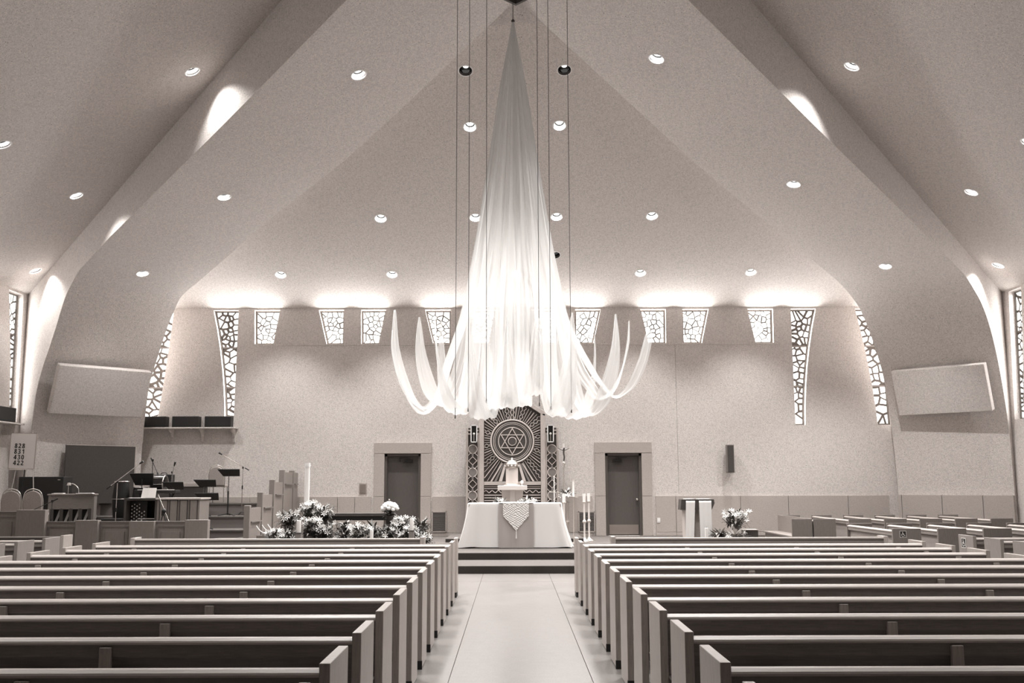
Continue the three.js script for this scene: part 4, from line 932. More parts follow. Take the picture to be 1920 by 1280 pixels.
{ // flower bank between the choir stalls and the door
  const bank = [ // x, d, base height, plant height, spread, flowers, leaves
    [-4.95, 21.15, GF, 0.42, 0.22, 9, 60, 'lowest white lily at the choir-stall end of the flower bank'], [-4.62, 21.05, GF, 0.4, 0.2, 7, 55, 'low white lily second from the choir-stall end of the flower bank'],
    [-4.78, 21.6, GF + 0.3, 0.5, 0.24, 12, 90, 'tall white lily against the choir stalls below the great candle'], [-4.36, 21.75, GF + 0.45, 0.52, 0.26, 16, 80, 'highest white lily at the foot of the great candle'],
    [-4.05, 21.7, GF + 0.4, 0.5, 0.2, 12, 70, 'white lily just right of the great candle'], [-4.2, 21.2, GF + 0.15, 0.5, 0.22, 12, 70, 'white lily behind the front candle of the flower bank'], [-3.95, 21.1, GF + 0.08, 0.42, 0.2, 8, 80, 'leafy white lily right of the front candle of the flower bank'],
    [-3.55, 21.1, GF, 0.38, 0.2, 5, 80, 'dark leafy lily low in the middle of the flower bank'], [-3.6, 21.6, GF + 0.1, 0.48, 0.22, 4, 70, 'sparse lily in front of the dark board'],
    [-3.2, 21.05, GF + 0.05, 0.48, 0.18, 13, 60, 'upright white lily in the middle of the flower bank'], [-2.95, 21.5, GF + 0.1, 0.42, 0.22, 3, 80, 'dark leafy plant behind the middle candle'],
    [-2.6, 21.2, GF + 0.05, 0.42, 0.22, 8, 80, 'white lily right of the middle candle'], [-2.35, 21.5, GF + 0.15, 0.5, 0.24, 14, 70, 'full white lily before the left door'], [-2.15, 21.15, GF + 0.02, 0.45, 0.2, 11, 70, 'white lily below the candle nearest the door'],
    [-1.88, 21.1, GF, 0.36, 0.2, 9, 60, 'lowest white lily at the aisle end of the flower bank'], [-1.95, 21.7, GF + 0.1, 0.5, 0.16, 1, 60, 'dark broad-leaved plant at the aisle end'],
  ];
  for (const [x, d, y, h, s, f, l, label] of bank) {
    if (y > GF + 0.01) { const p = thing('plant_riser', `dark block raising the ${label}`, 'block', V(x, GF, d)); mesh('block', bx(0.22, y - GF, 0.22, 0, (y - GF) / 2, 0, 0.01), mat.darkGrey, p); mesh('felt_top', bx(0.2, 0.002, 0.2, 0, y - GF + 0.0005, 0), mat.felt, p); }
    lily(x, d, y + 0.002, h, s, Math.round(f * 1.4), l, label);
  }
  const t = thing('dark_bench', 'long dark board on legs behind the flower bank', 'bench', V(-3.35, GF, 22.42));
  mesh('board', bx(1.5, 0.05, 0.3, 0, 0.72, 0, 0.008), mat.woodDark, t); for (const s of [-1, 1]) mesh('leg', bx(0.06, 0.695, 0.26, s * 0.68, 0.3475, 0), mat.woodDark, t);
  mesh('apron', bx(1.4, 0.1, 0.02, 0, 0.64, 0.1), mat.black, t);
  const hp = thing('plant_riser', 'tall dark block raising the white mophead flowers', 'block', V(-2.66, GF, 21.9)); mesh('block', bx(0.24, 0.52, 0.24, 0, 0.26, 0, 0.01), mat.darkGrey, hp); mesh('felt_top', bx(0.2, 0.002, 0.2, 0, 0.5205, 0), mat.felt, hp);
  mophead(-2.66, 21.9, GF + 0.524, 0.16, 0.32, 'round mop of white flowers on dark leaves before the left door');
  candle(-4.36, 20.64, 0.68, 0.047, 0.25, 'thick white candle nearest the choir stalls in the flower bank', GF);
  candle(-2.87, 20.64, 0.5, 0.036, 0.24, 'white candle in the middle of the flower bank', GF);
  candle(-2.06, 20.66, 0.72, 0.04, 0.24, 'white candle nearest the door in the flower bank', GF);
}
{ // great paschal candle
  const g = thing('paschal_candle', 'very tall thick white candle rising behind the flower bank', 'candle', V(-4.5, 1.02, 22.05));
  mesh('wax', cyl(0.058, 0.054, 1.02, 0, 0, 0, 24), mat.wax, g); mesh('follower', cyl(0.064, 0.06, 0.09, 0, 1.01, 0, 24), mat.white, g);
  const s = thing('candle_stand', 'wooden stand of the very tall candle, hidden in lilies', 'stand', V(-4.5, GF, 22.05));
  mesh('post', cyl(0.05, 0.04, 0.7, 0, 0.03, 0, 14), mat.wood, s); mesh('foot', cyl(0.18, 0.16, 0.03, 0, 0, 0, 20), mat.wood, s); mesh('cup', lathe([[0.04, 0.72], [0.075, 0.735], [0.075, 0.745], [0.001, 0.745]], 18), mat.wood, s);
}
{ // flowers either side of the tabernacle, on tall pots behind the altar
  for (const [x, w, label] of [[-0.3, 0.15, 'low white flower bunch between altar and tabernacle on the choir side'], [0.38, 0.22, 'wide white flower bunch between altar and tabernacle on the crucifix side']]) {
    const p = thing('flower_stand', `plain stand holding the ${label}`, 'stand', V(x, 0.36, 24.75)); mesh('post', cyl(0.03, 0.03, 0.6, 0, 0.02, 0, 10), mat.wood, p); mesh('foot', cyl(0.14, 0.12, 0.02, 0, 0, 0, 18), mat.wood, p); mesh('plate', cyl(0.13, 0.13, 0.015, 0, 0.62, 0, 18), mat.wood, p);
    lily(x, 24.75, 0.997, 0.26, w, w > 0.2 ? 18 : 10, 36, label, { group: 'flowers beside the tabernacle' });
  }
}
function candlestick(x, d, y0, h, rc, hc, label, gr) {
  const g = thing('floor_candlestick', label, 'candlestick', V(x, y0, d), 0, gr), hs = h - hc;
  mesh('base', lathe([[0.0001, 0], [0.14, 0], [0.135, 0.015], [0.06, 0.05], [0.022, 0.09], [0.0001, 0.09]], 24), mat.brass, g);
  mesh('stem', lathe([[0.024, 0.085], [0.02, 0.14], [0.022, hs * 0.5 - 0.05], [0.03, hs * 0.5 - 0.03], [0.02, hs * 0.5 + 0.03], [0.023, hs * 0.55], [0.02, hs - 0.06], [0.03, hs - 0.02]], 16), mat.marble, g);
  mesh('knop', lathe([[0.022, hs * 0.5 - 0.045], [0.052, hs * 0.5 - 0.01], [0.05, hs * 0.5 + 0.01], [0.02, hs * 0.5 + 0.05]], 18), mat.brass, g);
  mesh('drip_pan', lathe([[0.025, hs - 0.03], [rc + 0.012, hs - 0.008], [rc + 0.018, hs], [0.001, hs]], 20), mat.brass, g);
  const c = mesh('candle', cyl(rc, rc, hc, 0, hs, 0, 18), mat.wax, g); mesh('wick', cyl(0.003, 0.003, 0.02, 0, h, 0, 6), mat.black, c);
}
candlestick(1.735, 24.4, GF, 1.14, 0.035, 0.2, 'tall floor candlestick of the pair near the right door, nearer the altar', 'pair of floor candlesticks');
candlestick(1.87, 24.7, GF, 1.15, 0.035, 0.2, 'tall floor candlestick of the pair near the right door, nearer the door', 'pair of floor candlesticks');
candlestick(1.2, 23.5, GF, 1.15, 0.038, 0.2, 'single floor candlestick close behind the altar corner below the crucifix');
{ // slender candlestick with a wide pan
  const g = thing('slender_candlestick', 'thin candlestick with wide flat pan and tall white candle beside the vent', 'candlestick', V(1.43, GF, 23.6));
  mesh('foot', lathe([[0.0001, 0], [0.1, 0], [0.095, 0.012], [0.012, 0.04], [0.0001, 0.04]], 20), mat.brass, g);
  mesh('stem', cyl(0.012, 0.01, 1.03, 0, 0.03, 0, 10), mat.brass, g); mesh('pan', lathe([[0.01, 1.05], [0.1, 1.06], [0.125, 1.08], [0.001, 1.07]], 24), mat.brass, g);
  const c = mesh('candle', cyl(0.022, 0.02, 0.36, 0, 1.07, 0, 14), mat.wax, g); mesh('follower', cyl(0.024, 0.018, 0.04, 0, 1.43, 0, 12), mat.brass, c);
}
{ // vase of flowers on a knopped stand
  const s = thing('vase_stand', 'knopped metal flower stand behind the altar corner', 'stand', V(1.3, GF, 23.88));
  mesh('foot', lathe([[0.0001, 0], [0.12, 0], [0.05, 0.04], [0.0001, 0.05]], 18), mat.steel, s); mesh('stem', lathe([[0.02, 0.04], [0.018, 0.42], [0.045, 0.47], [0.045, 0.5], [0.018, 0.55], [0.018, 0.93], [0.09, 0.96], [0.001, 0.96]], 16), mat.steel, s);
  lily(1.3, 23.88, GF + 0.962, 0.2, 0.15, 10, 20, 'small white flowers on the knopped stand below the crucifix', { group: 'flowers behind the altar', pot: false });
  const c = thing('thin_cross', 'slender pale cross standing behind the altar edge before the screen', 'cross', V(0.98, GF, 23.6));
  mesh('upright', bx(0.025, 1.52, 0.025, 0, 0.79, 0, 0.003), mat.white, c); mesh('crossbar', bx(0.26, 0.018, 0.02, 0, 1.185, 0, 0.003), mat.brass, c); mesh('foot', cyl(0.12, 0.1, 0.03, 0, 0, 0, 18), mat.brass, c);
}
{ // processional crucifix
  const g = thing('processional_crucifix', 'tall processional crucifix on a thin pole right of the screen', 'crucifix', V(1.25, GF, 24.35));
  mesh('foot', cyl(0.15, 0.12, 0.04, 0, 0, 0, 20), mat.brass, g); mesh('pole', cyl(0.014, 0.012, 1.85, 0, 0.03, 0, 10), mat.brass, g);
  mesh('socket', lathe([[0.012, 1.8], [0.035, 1.84], [0.03, 1.88], [0.02, 1.9]], 12), mat.brass, g);
  mesh('cross', [bx(0.045, 0.46, 0.022, 0, 2.11, 0, 0.003), bx(0.3, 0.035, 0.022, 0, 2.2, 0, 0.003)], mat.marble, g);
  const b = mesh('corpus', [tube([P3(0, 1.93, 0.02), P3(0.012, 2.02, 0.03), P3(0, 2.1, 0.026), P3(0, 2.18, 0.026)], 0.02, 12, 8), new THREE.SphereGeometry(0.024, 12, 10).translate(0.008, 2.225, 0.036), tube([P3(-0.135, 2.235, 0.02), P3(-0.07, 2.2, 0.026), P3(0, 2.18, 0.03), P3(0.07, 2.2, 0.026), P3(0.135, 2.235, 0.02)], 0.009, 16, 6)], mat.darkGrey, g);
}
{ // lectern with stoles
  const g = thing('lectern', 'wooden lectern with dark slanted desk hung with white cloths', 'lectern', V(4.02, GF, 22.1));
  const dk = extrude(poly([[-0.37, 0], [0.31, 0], [0.375, 0.14], [0.36, 0.225], [-0.345, 0.225]]), 0.36); dk.translate(0, 0.81, -0.18); mesh('desk', metric(dk, 'x'), mat.woodDark, g);
  mesh('post', bx(0.5, 0.79, 0.06, 0, 0.415, 0, 0.006), mat.stone, g); mesh('side_board', bx(0.025, 0.79, 0.34, -0.27, 0.415, 0, 0.004), mat.woodLight, g); mesh('foot', bx(0.66, 0.02, 0.44, 0, 0.01, 0, 0.004), mat.woodDark, g);
  const fall = (w, x0, x1, seed2) => {
    const e = new THREE.PlaneGeometry(w, 1.02, 16, 24), p = e.attributes.position;
    for (let i = 0; i < p.count; i++) { const u = p.getX(i), t = 0.5 - p.getY(i) / 1.02; p.setXYZ(i, u * (1 - 0.06 * t) + x0 + (x1 - x0) * t, 1.04 - t * 1.02, 0.2 + 0.006 * Math.sin(u * 60 + seed2) * (0.3 + t) - (t < 0.02 ? 0.1 : 0)); }
    e.computeVertexNormals(); return e;
  };
  const a = thing('lectern_stole', 'narrow white cloth hanging on the aisle side of the lectern', 'cloth', V(4.02, GF, 22.1), 0, 'white cloths on the lectern'); mesh('fall', fall(0.2, -0.15, -0.2, 0), mat.white, a); mesh('top', bx(0.2, 0.006, 0.38, -0.15, 1.04, 0.01), mat.white, a);
  const b = thing('lectern_stole', 'wider pleated white cloth hanging on the wall side of the lectern', 'cloth', V(4.02, GF, 22.1), 0, 'white cloths on the lectern'); mesh('fall', fall(0.27, 0.165, 0.17, 2), mat.white, b); mesh('top', bx(0.27, 0.006, 0.38, 0.165, 1.04, 0.01), mat.white, b);
}
{ // arrangement beside the lectern
  candle(4.1, 21.4, 0.48, 0.034, 0.24, 'white candle with dark wick in front of the lectern cloths', GF);
  const bx1 = thing('wooden_box', 'dark upright wooden box behind the lilies beside the lectern', 'box', V(5.2, GF, 22.2)); mesh('body', bx(0.3, 0.36, 0.3, 0, 0.18, 0, 0.006), mat.woodDark, bx1); mesh('lid', bx(0.32, 0.02, 0.32, 0, 0.37, 0, 0.004), mat.wood, bx1);
  const pb = thing('plant_riser', 'low dark block raising the lilies beside the lectern', 'block', V(4.82, GF, 21.9)); mesh('block', bx(0.26, 0.3, 0.26, 0, 0.15, 0, 0.01), mat.darkGrey, pb); mesh('felt_top', bx(0.22, 0.002, 0.22, 0, 0.3005, 0), mat.felt, pb);
  lily(4.82, 21.9, GF + 0.303, 0.48, 0.32, 26, 70, 'spreading bunch of white lilies beside the lectern', { group: 'flowers beside the lectern' });
  lily(4.42, 21.6, GF, 0.36, 0.18, 0, 70, 'dark leafy plant between the candle and the lilies', { group: 'flowers beside the lectern' });
  lily(4.72, 21.5, GF, 0.34, 0.22, 3, 90, 'grey leafy plant below the lilies beside the lectern', { group: 'flowers beside the lectern', leafM: mat.leafPale });
}
// =====================================================================
// CHOIR: rail, stalls, organ, piano, music and sound equipment
// =====================================================================
{ // choir rail: plain posts between framed panels
  const g = thing('choir_rail', 'long low wooden choir rail of plain posts and framed panels', 'rail', V(-8.4, 0.14, 20.45));
  const X = x => x + 8.4, y = v => v - 0.14;
  const block = (x0, x1, t, z = 0.06) => mesh('post_panel', bx(x1 - x0, y(t), 0.16, X((x0 + x1) / 2), y(t) / 2, z, 0.005), mat.oak, g);
  const rec = (x0, x1, t) => {
    const p = mesh('framed_panel', bx(x1 - x0, y(t), 0.06, X((x0 + x1) / 2), y(t) / 2, 0), mat.oak, g);
    const w = x1 - x0, cx = X((x0 + x1) / 2);
    mesh('moulding', [bx(w - 0.08, 0.02, 0.02, cx, y(t) - 0.08, 0.035), bx(0.02, y(t) - 0.14, 0.02, cx - w / 2 + 0.05, y(t) / 2 - 0.02, 0.035), bx(0.02, y(t) - 0.14, 0.02, cx + w / 2 - 0.05, y(t) / 2 - 0.02, 0.035)], mat.woodB, p);
    mesh('field', bx(w - 0.24, y(t) - 0.32, 0.016, cx, y(t) / 2 - 0.02, 0.036, 0.004), mat.oak, p);
    mesh('cap', bx(w, 0.025, 0.09, cx, y(t) + 0.0125, 0), mat.woodB, p);
  };
  rec(-10.75, -9.98, 1.1); block(-9.98, -9.4, 1.16); rec(-9.4, -8.78, 0.9); block(-8.78, -8.33, 0.95); rec(-8.33, -7.7, 0.9); block(-7.7, -7.2, 0.93); rec(-7.2, -6.58, 0.9); block(-6.58, -6.12, 0.95);
}
{ // ends of the choir stalls climbing the tiers
  const ends = [[22.0, 23.05, GF, 1.2, 'lowest'], [23.1, 24.1, GF, 1.48, 'second'], [24.2, 25.15, GF, 1.77, 'third'], [25.2, 26.25, GF, 2.02, 'highest'], [26.3, 26.9, GF, 2.02, 'one against the wall']];
  for (const [d0, d1, y0, y1, w] of ends) {
    const g = thing('choir_stall_end', `plain wooden end panel of the choir stalls above the flower bank, ${w}`, 'panel', V(-5.77, y0, d0), 0, 'choir stall ends');
    const h = y1 - y0, l = d1 - d0;
    mesh('post', bx(0.13, h, 0.13, -0.02, h / 2, -0.065, 0.012), mat.oak, g);
    mesh('panel', bx(0.06, h - 0.06, l - 0.13, 0, (h - 0.06) / 2, -0.13 - (l - 0.13) / 2), mat.oak, g);
    mesh('shelf_end', bx(0.05, 0.025, l - 0.2, 0.05, h - 0.36, -0.13 - (l - 0.2) / 2), mat.woodB, g);
  }
  for (let i = 0; i < 3; i++) {
    const d = 22.15 + i * 0.5, g = thing('stall_armrest', `curved pale armrest at the foot of the choir stalls, ${['nearest', 'middle', 'farthest'][i]} of three`, 'armrest', V(-5.35, GF, d), 0, 'curved armrests');
    mesh('rest', tube([P3(-0.26, 0.48, 0), P3(-0.2, 0.4, 0), P3(-0.08, 0.32, 0), P3(0.14, 0.29, 0)], 0.014, 16, 6), mat.white, g);
    mesh('side', bx(0.38, 0.28, 0.03, -0.06, 0.14, 0, 0.01), mat.woodB, g);
  }
}
function musicStand(x, d, y0, top, w, label, tilt = 0.5) {
  const g = thing('music_stand', label, 'music stand', V(x, y0, d), 0, 'black music stands'), h = top - y0;
  mesh('base', [0, 1, 2].map(i => rod(P3(0, 0.06, 0), P3(Math.cos(i * 2.094 + 0.5) * 0.24, 0.012, Math.sin(i * 2.094 + 0.5) * 0.24), 0.012, 6)), mat.black, g);
  mesh('pole', [cyl(0.018, 0.018, h * 0.5, 0, 0.03, 0, 10), cyl(0.01, 0.01, h * 0.5, 0, h * 0.42, 0, 8)], mat.black, g);
  const dk = bx(w, 0.34, 0.012, 0, 0.17, 0, 0.004); dk.rotateX(-1.15); const dd = extrude(poly([[-w / 2, 0], [w / 2, 0], [w / 2 - 0.07, -0.34], [-w / 2 + 0.07, -0.34]]), 0.012); dd.rotateX(tilt + 0.55); dd.translate(0, h, 0.05); mesh('desk', dd, mat.black, g);
}
micStand(-9.72, 21.3, GF, 1.32, [[0.0, 1.04, 0], [-0.5, 0.8, 0.05]], 'low dark microphone boom slanting in front of the choir chairs', mat.cable);
musicStand(-7.67, 25.1, 0.88, 1.78, 0.56, 'black music stand in front of the single chair by the wall');
musicStand(-7.11, 25.2, 0.88, 2.04, 0.56, 'tallest black music stand beside the boom microphone');
musicStand(-7.31, 24.1, 0.6, 1.46, 0.58, 'lowest black music stand beside the organ panels');
musicStand(-8.62, 23.4, GF, 1.92, 0.56, 'black music stand facing the drums behind the organ keyboards', 0.1);
musicStand(-7.9, 23.42, GF, 1.72, 0.5, 'black music stand over the organ panels');
function micStand(x, d, y0, top, bend, label, mat2 = mat.chrome) {
  const g = thing('microphone_stand', label, 'microphone stand', V(x, y0, d), 0, 'microphone stands'), h = top - y0;
  mesh('tripod', [0, 1, 2].map(i => rod(P3(0, 0.1, 0), P3(Math.cos(i * 2.094) * 0.28, 0.012, Math.sin(i * 2.094) * 0.28), 0.009, 6)), mat.black, g);
  mesh('clutch', [cyl(0.018, 0.018, 0.09, 0, h * 0.55, 0, 10), cyl(0.022, 0.022, 0.05, 0, h - 0.03, 0, 10)], mat.black, g);
  mesh('pole', rod(P3(0, 0.05, 0), P3(0, h, 0), 0.009, 8), mat2, g);
  if (bend) { const [a, b] = bend; mesh('boom', rod(P3(...a), P3(...b), 0.008, 8), mat2, g); const e = P3(...b), q = e.clone().sub(P3(...a)).normalize().multiplyScalar(0.1).add(e); mesh('microphone', rod(e, q, 0.016, 10, 0.024), mat.black, g); const s = P3(...a); mesh('counterweight', rod(s, s.clone().sub(e).normalize().multiplyScalar(0.12).add(s), 0.014, 8), mat.black, g); }
}
micStand(-6.79, 25.3, 0.88, 2.08, [[0.05, 1.19, 0], [-0.52, 1.52, 0.05]], 'microphone stand with long boom reaching over the music stands');
micStand(-8.64, 22.0, GF, 1.72, [[-0.14, 1.36, 0], [0.5, 1.83, 0.1]], 'microphone stand with pale boom rising in front of the drums');
micStand(-8.2, 24.2, 0.6, 1.95, [[0.0, 1.3, 0], [0.06, 1.5, 0.05]], 'microphone stand with short upright mike behind the organ');
micStand(-8.75, 24.4, 0.6, 2.25, [[0.0, 1.6, 0], [0.14, 1.35, 0.05]], 'tall microphone stand with hanging mike behind the drums', mat.cable);
{ // leaning tripod boom in front of the organ panels
  const g = thing('boom_tripod', 'pale slanting boom stand leaning across the organ panels', 'stand', V(-7.3, GF, 21.7));
  mesh('boom', rod(P3(-0.33, 1.16, 0), P3(0.03, 0.4, 0.05), 0.011, 8), mat.chrome, g); mesh('clamp', [new THREE.SphereGeometry(0.05, 12, 8).translate(-0.18, 0.82, 0.03), cyl(0.03, 0.03, 0.1, -0.2, 0.72, 0.03, 10)], mat.black, g);
  mesh('leg', [rod(P3(-0.18, 0.8, 0.03), P3(-0.36, 0.0, 0.2), 0.011, 6), rod(P3(-0.18, 0.8, 0.03), P3(0.06, 0.0, 0.2), 0.011, 6), rod(P3(-0.18, 0.8, 0.03), P3(-0.15, 0.0, -0.3), 0.011, 6)], mat.black, g);
}
{ // organ console: key desk open on the left, panelled back on the right
  const g = thing('organ_console', 'wooden organ console with white stop knobs and panelled side', 'organ', V(-7.72, GF, 22.3));
  const h = 1.1;
  mesh('panel_case', bx(0.94, h - 0.05, 0.7, 0.35, (h - 0.05) / 2, -0.3, 0.006), mat.oak, g);
  mesh('case_top', bx(1.0, 0.04, 0.76, 0.35, h - 0.03, -0.3, 0.008), mat.woodLight, g);
  for (let i = 0; i < 4; i++) { const x = 0.03 + i * 0.22; const p = mesh('side_panel', bx(0.15, 0.62, 0.02, x, 0.72, 0.05, 0.004), mat.oak, g); mesh('moulding', [bx(0.015, 0.66, 0.024, x - 0.085, 0.72, 0.056), bx(0.015, 0.66, 0.024, x + 0.085, 0.72, 0.056), bx(0.185, 0.015, 0.024, x, 1.045, 0.056), bx(0.185, 0.015, 0.024, x, 0.395, 0.056)], mat.woodDark, p); }
  mesh('desk_case', [bx(0.05, h - 0.06, 0.7, -0.82, (h - 0.06) / 2, -0.3), bx(0.05, h - 0.06, 0.7, -0.14, (h - 0.06) / 2, -0.3), bx(0.74, h - 0.06, 0.04, -0.48, (h - 0.06) / 2, -0.6), bx(0.74, 0.05, 0.7, -0.48, h - 0.04, -0.3), bx(0.74, 0.42, 0.66, -0.48, 0.21, -0.3)], mat.woodDark, g);
  const jamb = mesh('stop_jamb', bx(0.36, 0.56, 0.02, -0.6, 0.74, -0.2), mat.black, g);
  for (let r = 0; r < 6; r++) for (let c = 0; c < 6; c++) { if (r > 3 && c > 3) continue; mesh('stop_knob', new THREE.SphereGeometry(0.0155, 10, 8).translate(-0.755 + c * 0.056, 0.52 + r * 0.078 + (c % 2) * 0.036, -0.18), mat.knob, jamb); }
  for (let r = 0; r < 3; r++) { const k = mesh('manual', bx(0.44, 0.018, 0.12, -0.4, 0.48 + r * 0.075, -0.06 - r * 0.09), mat.knob, g); mesh('black_keys', Array.from({ length: 12 }, (_, i) => bx(0.014, 0.012, 0.07, -0.6 + i * 0.037, 0.495 + r * 0.075, -0.09 - r * 0.09)), mat.black, k); }
  const s = thing('sheet_music', 'open sheet music standing on the organ console', 'sheet music', V(-8.06, GF + h - 0.008, 22.28));
  for (const q of [-1, 1]) { const e = bx(0.16, 0.23, 0.004, q * 0.082, 0.115, 0); e.rotateX(-0.35); e.rotateY(q * 0.12); mesh('page', e, mat.paper, s); }
  const l = thing('loose_paper', 'loose white paper lying on the organ console lid', 'paper', V(-8.34, GF + h - 0.012, 22.35)); mesh('sheet', bx(0.3, 0.006, 0.2, 0, 0.004, 0), mat.paper, l); mesh('under_sheet', bx(0.28, 0.003, 0.22, 0.03, 0.0, 0.02), mat.white, l);
}
{ // organ bench / keyboard stand and drums behind the organ
  const k = thing('conga_drum', 'tall black conga drum with bright rim behind the organ', 'drum', V(-9.3, 0.6, 23.95));
  mesh('shell', lathe([[0.001, 0], [0.13, 0], [0.19, 0.5], [0.2, 0.75], [0.165, 1.12]], 24), mat.black, k); mesh('rim', new THREE.TorusGeometry(0.168, 0.012, 8, 28).rotateX(Math.PI / 2).translate(0, 1.13, 0), mat.chrome, k); mesh('head', cyl(0.162, 0.162, 0.012, 0, 1.125, 0, 24), mat.paper, k); mesh('hoop', new THREE.TorusGeometry(0.2, 0.008, 6, 28).rotateX(Math.PI / 2).translate(0, 0.72, 0), mat.steel, k);
  const k2 = thing('conga_drum', 'shorter black conga drum with pale head beside the tall one', 'drum', V(-8.86, 0.6, 23.98));
  mesh('shell', lathe([[0.001, 0], [0.13, 0], [0.18, 0.45], [0.19, 0.65], [0.16, 0.98]], 24), mat.black, k2); mesh('rim', new THREE.TorusGeometry(0.163, 0.012, 8, 28).rotateX(Math.PI / 2).translate(0, 0.99, 0), mat.chrome, k2); mesh('head', cyl(0.158, 0.158, 0.012, 0, 0.985, 0, 24), mat.paper, k2); mesh('hoop', new THREE.TorusGeometry(0.19, 0.008, 6, 28).rotateX(Math.PI / 2).translate(0, 0.62, 0), mat.steel, k2);
  const t = thing('tom_drum', 'black tom drum lying on its side with bright lugs', 'drum', V(-8.45, 0.6, 24.05));
  const sh = cyl(0.2, 0.2, 0.3, 0, -0.15, 0, 28).rotateZ(Math.PI / 2).translate(0, 1.06, 0); mesh('shell', sh, mat.blackGloss, t);
  for (const q of [-1, 1]) mesh('hoop', new THREE.TorusGeometry(0.205, 0.014, 8, 28).rotateY(Math.PI / 2).translate(q * 0.15, 1.06, 0), mat.chrome, t);
  for (let i = 0; i < 8; i++) mesh('lug', rod(P3(-0.15, 1.06 + 0.215 * Math.cos(i * 0.785), 0.215 * Math.sin(i * 0.785)), P3(0.15, 1.06 + 0.215 * Math.cos(i * 0.785), 0.215 * Math.sin(i * 0.785)), 0.008, 6), mat.chrome, t);
  mesh('stand', [rod(P3(0, 0.86, 0), P3(0.2, 0, 0.15), 0.012), rod(P3(0, 0.86, 0), P3(-0.2, 0, 0.15), 0.012), rod(P3(0, 0.86, 0), P3(0, 0, -0.2), 0.012)], mat.chrome, t);
  const y = thing('keyboard', 'black electronic keyboard on a stand behind the organ sheet music', 'keyboard', V(-8.15, GF, 23.1));
  mesh('body', bx(0.95, 0.08, 0.3, 0, 1.22, 0, 0.012), mat.black, y); mesh('white_keys', bx(0.8, 0.02, 0.13, 0, 1.26, 0.08), mat.knob, y); mesh('stand', [rod(P3(-0.36, 1.18, 0.1), P3(0.3, 0, 0.1), 0.016), rod(P3(0.36, 1.18, -0.1), P3(-0.3, 0, -0.1), 0.016)], mat.black, y);
  const a = thing('amplifier', 'black amplifier cabinet against the choir wall behind the drums', 'amplifier', V(-8.74, 0.88, 25.2)); mesh('cabinet', bx(0.46, 1.03, 0.3, 0, 0.515, 0, 0.02), mat.black, a); mesh('grille', bx(0.4, 0.7, 0.012, 0, 0.42, 0.152, 0.004), mat.darkGrey, a); mesh('handle', tube([P3(-0.08, 1.03, 0), P3(-0.06, 1.06, 0), P3(0.06, 1.06, 0), P3(0.08, 1.03, 0)], 0.01, 12, 6), mat.black, a);
  const c = thing('low_cabinet', 'low dark cabinet with pale top on the highest choir tier', 'cabinet', V(-8.55, 1.18, 26.4)); mesh('body', bx(1.0, 0.42, 0.4, 0, 0.21, 0, 0.006), mat.felt, c); mesh('top', bx(1.04, 0.1, 0.44, 0, 0.47, 0, 0.01), mat.stone, c);
  const b = thing('monitor_speaker', 'small black floor speaker below the conga drum', 'speaker', V(-9.14, GF, 23.1)); mesh('cabinet', bx(0.5, 0.62, 0.35, 0, 0.31, 0, 0.02), mat.black, b); mesh('grille', bx(0.4, 0.3, 0.012, 0.03, 0.38, 0.178, 0.003), mat.darkGrey, b);
for (let i = 0; i < 4; i++) { const p = thing('book', `pale book in the short stack below the grey board, ${['lowest', 'second', 'third', 'topmost'][i]}`, 'book', V(-9.8 + (i % 2) * 0.02, 1.181 + i * 0.037, 25.95), 0, 'stack of books on the tier'); mesh('pages', bx(0.25, 0.026, 0.18, 0, 0.018, 0), mat.white, p); mesh('cover', [bx(0.26, 0.005, 0.19, 0, 0.0025, 0), bx(0.26, 0.005, 0.19, 0, 0.0335, 0)], i % 2 ? mat.stone : mat.grey, p); }
}
